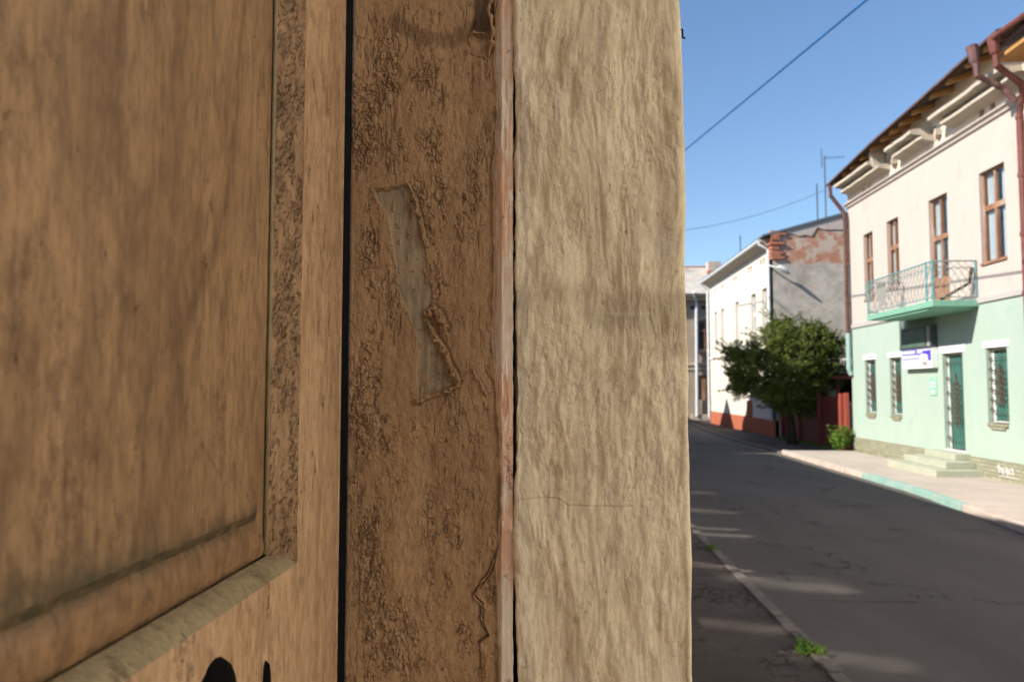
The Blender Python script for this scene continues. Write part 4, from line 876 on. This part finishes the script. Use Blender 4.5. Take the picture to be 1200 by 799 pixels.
f1, f2 = worley(wu, wv, 130); crackle = np.maximum(sstep(.13, .02, f2 - f1) * sstep(-.25, .2, fbm(x / .009, z / .012, 135, 3)), sstep(.88, .96, 1 - np.abs(fbm(x / .0055, z / .009, 138, 5, .62))))
brk = sstep(.36, .78, zone + .35 * fbm(x / .006, z / .010, 132, 4))
hgt = base - .0016 * crackle * brk + .0020 * brk * (_h(np.floor(wu), np.floor(wv), 4) - .4) * sstep(.05, .35, f2 - f1)
# fine vertical checks everywhere
vc = sstep(.93, .985, 1 - np.abs(fbm(x / .006, z / .045, 140, 4))) * sstep(-.1, .25, fbm(x / .03, z / .05, 143, 3)); hgt -= .0007 * vc
vb = sstep(.90, .975, 1 - np.abs(fbm(x / .011, z / .05, 540, 5, .6))) * sstep(.0, .35, fbm(x / .04, z / .06, 543, 3)); hgt -= .0009 * vb; zs_ = sstep(.58, .85, fbm(x / .005, z / .007, 545, 4) + .3 * zone); hgt -= .0006 * zs_; dark_x = .5 * vb + .35 * zs_
hc = sstep(.95, .99, 1 - np.abs(fbm(x / .012, z / .007, 146, 4))) * sstep(0, .3, fbm(x / .02, z / .03, 148, 3)); hgt -= .0006 * hc
dark = .62 * crackle * brk + .45 * vc + .3 * hc + dark_x
# peeled patch
nxz = lambda a, s_: a * fbm(x / .004, z / .004, s_, 3)
patch = P((438, 224), (480, 216), (489, 245), (499, 290), (502, 325), (508, 345), (500, 368), (505, 385), (516, 412), (530, 440), (531, 451), (510, 460), (490, 463), (487, 440), (489, 415), (486, 390), (476, 366), (466, 338), (460, 290), (454, 252), (442, 236))
pm = inpoly(x + nxz(.0026, 150) + .0012 * fbm(x / .0012, z / .003, 155, 3), z + nxz(.0026, 151), patch)
pf = pm.astype(float)
dl, _, _ = segdist(x, z, patch + [patch[0]])
pf = np.where(pm, sstep(0, .0012, dl), 0.); islands = pf * sstep(.35, .5, fbm(x / .005, z / .008, 157, 4)); pf = pf - .9 * islands
hgt = hgt * (1 - pf) + pf * (-.0016 + .00018 * fbm(x / .003, z / .03, 160, 4))
dark *= (1 - pf)
def curl(pts, w, a, s_, groove=.6):
    global hgt, dark
    q = P(*pts); d, sd, t = segdist(x + nxz(.0010, s_), z + nxz(.0010, s_ + 1), q)
    ww = w * (.55 + .9 * vn(t * 9 + s_, t * 0 + .5, s_ + 2)); q1 = d / ww
    steep = np.clip(1 - (q1 * 1.25) ** 4, 0, 1) ** .5; easy = np.exp(-(q1 * .9) ** 1.6)
    prof_ = np.where(sd > 0, steep * (d < ww * .8), easy); am = 1.6 * a * (.35 + .9 * vn(t * 11 + s_, t * 0, s_)) * (1 + .5 * fbm(x / .0018, z / .0018, s_ + 4, 3))
    hgt = hgt + prof_ * am
    gl = np.exp(-((d - w * 1.1) / (w * .35)) ** 2) * (sd > 0); hgt = hgt - groove * .0018 * gl; dark = np.maximum(dark, .95 * gl * groove)  # groove also darkened in the colour, as shade under the curl
curl(((436, 224), (458, 222), (480, 216)), .0011, .0014, 171, .8)
curl(((479, 217), (486, 232), (493, 258), (500, 288)), .0022, .0030, 175)
curl(((481, 240), (486, 252)), .0032, .0032, 178)
curl(((499, 369), (507, 362), (514, 368), (521, 383)), .0046, .0042, 181)
curl(((500, 378), (508, 392), (519, 408), (528, 430), (536, 446)), .0036, .0048, 185)
curl(((538, 448), (524, 458), (508, 462), (492, 468), (489, 472)), .0026, .0034, 191)
curl(((553, 432), (562, 446), (570, 462)), .0014, .0022, 195)
curl(((548, 420), (551, 462)), .0007, .0007, 197)
curl(((535, 265), (541, 278)), .0016, .0016, 199)
curl(((440, 209), (478, 200)), .0006, .0007, 203)
# split along the right edge: lifted strip of paint at the foot
lift = P((590, 615), (584, 640), (577, 668), (562, 688), (555, 696), (566, 706), (566, 730), (573, 744), (562, 752), (566, 799), (600, 830), (600, 600))
lm = inpoly(x + nxz(.0010, 210), z + nxz(.0010, 211), lift); dl2, _, _ = segdist(x, z, lift[:9]); hgt = np.where(lm, hgt + .0018 * sstep(0, .0012, dl2), hgt - .0030 * np.exp(-(dl2 / .0024) ** 2)); dark = np.where(~lm, np.maximum(dark, np.exp(-(dl2 / .0026) ** 2) * .95), dark)
# chipped notch at the top, shade of its recess also darkened into the colour
nt1 = P((553, -30), (556, 20), (549, 38), (556, 45), (548, 62), (572, 70), (580, 60), (579, 20), (590, -30)); nm = inpoly(x + nxz(.0008, 220), z + nxz(.0008, 221), nt1); dn, _, _ = segdist(x, z, nt1 + [nt1[0]])
pit = nm * sstep(0, .002, dn); up_ = sstep(on_plane(560, 55)[1], on_plane(560, 25)[1], z); hgt = hgt - pit * (.0012 + .010 * up_); dark = np.maximum(dark, nm * up_ * .9)
curl(((549, 62), (572, 69)), .0010, .0016, 225)
curl(((551, 42), (565, 40), (573, 45)), .0016, .0022, 227)
dc, _, _ = segdist(x, z, P((462, 27), (490, 44), (530, 48), (560, 30), (575, 0))); dark_band = .8 * sstep(.0115, .004, dc + nxz(.003, 230))  # soft darker band across the top of the frame
# right boundary of the paint film
# pale chips where the wood is scuffed sit on the bare edge
eb = np.array([on_plane(a, b)[0] for a, b in ((583, 0), (580, 60), (583, 130), (578, 200), (580, 300), (577, 400), (583, 480), (588, 560), (586, 610), (582, 660), (584, 720), (586, 799))])
ez = np.array([on_plane(a, b)[1] for a, b in ((583, 0), (580, 60), (583, 130), (578, 200), (580, 300), (577, 400), (583, 480), (588, 560), (586, 610), (582, 660), (584, 720), (586, 799))])
ex = np.interp(-z, -ez, eb) + .0011 * fbm(z / .012, z * 0, 240, 4)
over = x - ex
hgt = hgt + .0007 * np.exp(-(over / .002) ** 2); dark = np.maximum(dark, .85 * np.exp(-((over + .0022) / .0032) ** 2) * sstep(-.35, .2, fbm(z / .03, z * 0 + 5, 244, 3)))
Yf = np.where(over > 0, .75 + np.minimum(over * 3.2, .009), .75 - hgt)
Xf = np.where(over > 0, ex + .0006 + (over) * .02, x)
rnd = np.clip((fx0 + .003 - x) / .003, 0, 1); Yf = Yf + .004 * rnd ** 2
frame = gridmesh('door_frame', np.stack([Xf, Yf, z], -1), 'frame_paint', old, (pf, dark, dark_band)); frame['label'] = 'brown door frame with cracked and peeling paint'
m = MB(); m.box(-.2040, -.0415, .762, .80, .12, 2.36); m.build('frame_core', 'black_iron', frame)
# real curls of peeled paint standing off the surface
def ribbon(pts, rad, sweep, seed, name='paint_curl', flip=1, a0=-80):
    P3 = [Vector((p[0], 0, p[1])) for p in (on_plane(*q) for q in pts)]
    L_ = [0]; rg = random.Random(seed)
    for a, b in zip(P3, P3[1:]): L_.append(L_[-1] + (b - a).length)
    n = max(10, int(L_[-1] / .0007)); m = MB(); K = 12
    for i in range(n + 1):
        t = L_[-1] * i / n; j = max(q for q in range(len(L_) - 1) if L_[q] <= t + 1e-9); f = (t - L_[j]) / (L_[j + 1] - L_[j])
        c = P3[j].lerp(P3[j + 1], f); d = (P3[j + 1] - P3[j]).normalized(); side = Vector((d.z, 0, -d.x)) * flip
        u = i / n; env = min(1, 5 * u + .25, 5 * (1 - u) + .25)
        k1 = mn.noise(Vector((t * 150, seed, 0))); k2 = mn.noise(Vector((t * 700, seed, 5))); k3 = mn.noise(Vector((t * 160, seed, 9)))
        rr_ = rad * env * max(.12, .85 + 1.5 * k1 + .12 * k2); sw = sweep * (.9 + .7 * k3)
        c = c + side * (.0012 * k1)
        for q in range(K):
            a = R(a0) + R(sw) * q / (K - 1); sp_ = 1 - .35 * q / K
            m.v.append((c.x + side.x * (rr_ * math.cos(a) * sp_), .7495 - rr_ * (1 + math.sin(a)) * sp_ , c.z + side.z * rr_ * math.cos(a) * sp_))
    for i in range(n):
        for q in range(K - 1):
            a = i * K + q; m.f.append((a, a + 1, a + K + 1, a + K)); m.mi.append(0)
    o = m.build(name, 'frame_paint', frame, True); md = o.modifiers.new('s', 'SOLIDIFY'); md.thickness = .0005
    at = o.data.color_attributes.new('wear_light_mask', 'FLOAT_COLOR', 'POINT'); at.data.foreach_set('color', np.tile(np.array([0, 0, 0, 1], np.float32), len(o.data.vertices)))
    return o
ribbon(((480, 216), (486, 232), (493, 260), (500, 290)), .0026, 210, 3)
ribbon(((500, 372), (503, 363), (510, 360), (517, 368), (522, 384)), .0034, 190, 5)
ribbon(((501, 380), (509, 394), (520, 410), (529, 432), (537, 448)), .0038, 230, 8)
ribbon(((539, 448), (526, 458), (508, 463), (490, 470)), .0026, 200, 12, flip=-1)
ribbon(((553, 432), (562, 447), (571, 464)), .0018, 180, 14)
ribbon(((438, 224), (458, 222), (480, 216)), .0012, 150, 17, flip=-1)
ribbon(((577, -10), (572, 12), (577, 40), (572, 68)), .0040, 200, 21, flip=-1)
ribbon(((548, 66), (552, 44), (562, 40), (574, 44)), .0022, 200, 25, flip=-1)
ribbon(((586, 640), (576, 668), (562, 688), (556, 697), (566, 708), (566, 735)), .0020, 150, 28)
# bare edge behind the torn paint
xs_ = np.arange(-.0600, -.0402, .0006); zs = rows(1.44, 2.18, .0008, .12, 2.36); x, z = np.meshgrid(xs_, zs)
hgt = .0005 * fbm(x / .002, z / .05, 301, 4) + .0006 * fbm(x / .006, z / .02, 305, 3)
chip = sstep(.35, .5, fbm(x / .012, z / .05, 309, 3)); hgt -= .0012 * chip
kn = on_plane(595, 618); hgt += .0022 * np.exp(-((z - kn[1]) / .006) ** 2) * (x > -.052)
xe = x + (x > -.0425) * .0007 * fbm(z / .01, z * 0, 311, 3)
gridmesh('bare_wood_edge', np.stack([xe, .7535 - hgt + .006 * np.clip((-.052 - x) / .008, 0, 1), z], -1), 'bare_wood', frame)

# ---- the door leaf
xd = -.2093
def strip(ys, pf_, n, name, mat, parent):
    pass
def on_door(px, py):
    q = on_plane(px, py, 1.); t = -.2093 / q[0]; return (t, EZ + t * (q[1] - EZ))
def dgrid(a, b, c, d, nu, nv, name, mat, parent, amp=.0004, s_=400, wf=None, bulge=0):
    """bilinear patch a-b-c-d displaced along its normal"""
    a, b, c, d = map(np.array, (a, b, c, d)); u, v = np.meshgrid(np.linspace(0, 1, nu), np.linspace(0, 1, nv))
    Q = (a * ((1 - u) * (1 - v))[..., None] + b * (u * (1 - v))[..., None] + c * (u * v)[..., None] + d * ((1 - u) * v)[..., None])
    n = np.cross(b - a, d - a); n = n / np.linalg.norm(n)
    if n[0] < 0: n = -n
    yy, zz = Q[..., 1], Q[..., 2]
    h = amp * (fbm(yy / .012, zz / .05, s_, 4) + .6 * fbm(yy / .005, zz / .02, s_ + 7, 3))
    e = np.minimum(np.minimum(u, 1 - u) * nu, np.minimum(v, 1 - v) * nv); h = h * np.clip(e / 3, 0, 1) + bulge * np.sin(np.pi * v) ** .8
    w0, w1 = wf(yy, zz) if wf else (np.zeros(yy.shape), np.zeros(yy.shape))
    return gridmesh(name, Q + h[..., None] * n, mat, parent, (w0, w1, w0 * 0))
def f_panel(y, z):
    up = z - 1.6565 + .006 * fbm(y / .02, z / .02, 501, 4)
    d = np.exp(-np.clip(up, 0, 1) / (.006 + .014 * np.clip((.45 - y) / .2, 0, 1.5))) * sstep(-.7, .1, fbm(y / .03, z / .03, 503, 3))
    g = np.zeros(y.shape)
    for pts, w, a in ((((300, 150), (292, 230), (275, 300), (255, 350), (240, 400)), .006, .8), (((205, 400), (208, 440), (200, 500)), .005, .7), (((195, 10), (192, 60), (185, 95)), .004, .5),
                      (((310, 10), (303, 80), (300, 170)), .003, .7), (((60, 70), (85, 95), (90, 120)), .010, .5), (((30, 330), (60, 470)), .014, .35), (((262, 520), (285, 560)), .0012, 1.), (((150, 300), (140, 420), (150, 560)), .010, .35), (((5, 380), (10, 480), (25, 600)), .012, .6), (((100, 20), (150, 60), (170, 130)), .010, .4), (((235, 20), (240, 90)), .004, .5), (((55, 690), (130, 690), (180, 665)), .004, .9), (((125, 420), (120, 520), (110, 600)), .006, .4)):
        q, _, _ = segdist(y + .003 * fbm(y / .02, z / .03, 507, 3), z, [on_door(*p) for p in pts]); g = np.maximum(g, a * np.exp(-(q / w) ** 2))
    g = np.maximum(g, .5 * sstep(.0, .6, fbm(y / .03, z / .12, 509, 5)) * sstep(1.75, 1.66, z)); g = np.maximum(g, .9 * sstep(.54, .28, y) * sstep(-.2, .4, fbm(y / .04, z / .10, 511, 4)))
    return d, g
def f_band(y, z):
    lo = np.exp(-np.abs(z - 1.6205 + .0014 * fbm(y / .012, z * 0, 521, 4)) / .0013) * sstep(-.3, .2, fbm(y / .02, z * 0 + 2, 523, 3)); hi = np.exp(-np.clip(1.650 - z + .004 * fbm(y / .02, z / .01, 525, 3), 0, 1) / .004)
    return np.maximum(lo, hi * .8), .5 * sstep(-.1, .5, fbm(y / .03, z / .008, 527, 4))
YN, YS = -.62, .622        # outer edges of the sunk panel
zP0, zP1 = 1.608, 2.30
leaf = MB(); leaf.box(xd - .045, xd - .001, YS, .7425, .13, 2.355); leaf.box(xd - .045, xd - .001, -.735, YN, .13, 2.355)
leaf.box(xd - .045, xd - .001, YN, YS, zP1, 2.355); leaf.box(xd - .045, xd - .0015, YN, YS, .13, zP0 - .0005); leaf.box(xd - .05, xd - .03, YN, YS, zP0, zP1)
door = leaf.build('door', 'door_stile', old); door['label'] = 'brown panelled door leaf, paint stained and cracked'
dgrid((xd, YS, 1.3), (xd, .738, 1.3), (xd, .738, 2.3), (xd, YS, 2.3), 120, 900, 'stile', 'door_stile', door, .0004, 410)
m = MB(); m.tube([(xd - .002, .7405, .13), (xd - .002, .7405, 2.35)], .0030, 8); m.build('stile_bead', 'door_stile', door, True)
dgrid((xd, YN, 1.25), (xd, YS, 1.25), (xd, YS, zP0), (xd, YN, zP0), 900, 250, 'lock_rail', 'door_stile', door, .0004, 420)
dep = .016; y1_, z1_ = .597, 1.6195
dgrid((xd - dep, y1_, z1_), (xd, YS, zP0), (xd, YS, zP1), (xd - dep, y1_, zP1 - .01), 40, 700, 'side_moulding', 'door_mould', door, .0007, 430)
dgrid((xd, YN, zP0), (xd, YS, zP0), (xd - dep, y1_, z1_), (xd - dep, -.6, z1_), 700, 30, 'ledge_moulding', 'door_ledge', door, .0007, 440, None, .0022)
m = MB(); m.tube([(xd - dep - .001, y1_ + .0005, z1_ + .001), (xd - dep - .001, y1_ + .0005, 2.29)], .0016, 8); m.build('fillet_bead', 'door_ledge', door, True)
xb = xd - dep - .003; y2_, z2_ = .580, 1.6495
dgrid((xb, y2_, z2_), (xb, y1_ + .001, z1_), (xb, y1_ + .001, 2.29), (xb, y2_, 2.27), 24, 600, 'side_band', 'door_panel', door, .0005, 450)
dgrid((xb, -.6, z1_), (xb, y1_ + .001, z1_), (xb, y2_, z2_), (xb, -.58, z2_), 700, 50, 'lower_band', 'door_band', door, .0008, 460, f_band, .0030)
xp = xb + .004
dgrid((xp, y2_ - .006, z2_ + .007), (xb, y2_, z2_), (xb, y2_, 2.27), (xp, y2_ - .006, 2.26), 8, 600, 'side_bevel', 'door_panel', door, .0002, 470)
dgrid((xb, -.58, z2_), (xb, y2_, z2_), (xp, y2_ - .006, z2_ + .007), (xp, -.574, z2_ + .007), 700, 14, 'lower_bevel', 'door_panel', door, .0009, 480, f_panel)
pn = dgrid((xp, -.574, z2_ + .007), (xp, y2_ - .006, z2_ + .007), (xp, y2_ - .006, 2.26), (xp, -.574, 2.26), 700, 520, 'panel', 'door_panel', door, .0005, 490, f_panel); pn['label'] = 'large sunk panel with streaked brown paint'
# dark iron handle and keyhole plate low on the rail
hy, hz = .472, 1.545
m = MB(); n = 20
def disc(mb, cy, cz, ry, rz, xa, xb_, dome=0):
    b0 = len(mb.v)
    for x_, k in ((xa, 1), (xb_, .93), (xb_ + dome, .5)):
        for i in range(n): a = 2 * math.pi * i / n; mb.v.append((x_, cy + ry * k * math.cos(a), cz + rz * k * math.sin(a)))
    for j in (0, 1):
        for i in range(n): mb.f.append((b0 + j * n + i, b0 + j * n + (i + 1) % n, b0 + (j + 1) * n + (i + 1) % n, b0 + (j + 1) * n + i)); mb.mi.append(0)
    mb.f.append(tuple(b0 + 2 * n + i for i in range(n))); mb.mi.append(0)
disc(m, hy, hz, .030, .040, xd - .001, xd + .004, .004); m.tube([(xd, hy, hz), (xd + .03, hy - .004, hz + .004), (xd + .04, hy - .02, hz + .004)], [.012, .011, .010], 10)
m.build('door_handle', 'black_iron', door, True)
m = MB(); disc(m, .557, 1.515, .0078, .040, xd - .001, xd + .0025, .0015); m.build('keyhole_plate', 'black_iron', door, True)
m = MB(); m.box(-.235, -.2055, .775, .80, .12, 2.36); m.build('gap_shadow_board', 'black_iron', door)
m = MB(); m.box(-.24, -.0380, .822, .84, .12, 2.36); m.build('gap_light_stop', 'black_iron', frame)  # added black board, stops daylight leaking through the gap

# ================================================================== LIGHT, SKY, CAMERA
w = bpy.data.worlds.new('World'); sc.world = w; w.use_nodes = True; nt = w.node_tree
sky = nt.nodes.new('ShaderNodeTexSky'); sky.sky_type = 'NISHITA'; sky.sun_disc = False
SD = Vector((.85, .30, -.69)).normalized()
sky.sun_elevation = math.asin(-SD.z); sky.sun_rotation = math.atan2(-SD.x, -SD.y)
sky.air_density = 1.15; sky.dust_density = .3; sky.ozone_density = 5.0
nt.links.new(sky.outputs[0], nt.nodes['Background'].inputs[0]); nt.nodes['Background'].inputs[1].default_value = .078
L = bpy.data.lights.new('sun', 'SUN'); L.energy = 3.6; L.angle = R(.5); L.color = (1, .93, .82); so = bpy.data.objects.new('sun', L); C.objects.link(so)
so.rotation_euler = SD.to_track_quat('-Z', 'Y').to_euler(); so.location = (-20, -10, 20)
cam = bpy.data.cameras.new('camera'); co = bpy.data.objects.new('camera', cam); C.objects.link(co); sc.camera = co
cam.sensor_width = 36; cam.lens = 27; cam.clip_start = .02; cam.clip_end = 2000; co.location = (0, 0, EZ)
co.rotation_euler = (R(93.5), 0, R(3.18))
cam.dof.use_dof = True; cam.dof.focus_distance = .86; cam.dof.aperture_fstop = 9.5
sc.view_settings.view_transform = 'Standard'; sc.view_settings.look = 'None'; sc.view_settings.exposure = 1.18; sc.view_settings.gamma = 1
sc.cycles.use_denoising = True; sc.cycles.denoiser = 'OPENIMAGEDENOISE'; sc.cycles.denoising_input_passes = 'RGB_ALBEDO_NORMAL'; sc.cycles.denoising_prefilter = 'ACCURATE'; sc.cycles.max_bounces = 8; sc.cycles.diffuse_bounces = 5; sc.cycles.caustics_reflective = True; sc.cycles.blur_glossy = 0.0
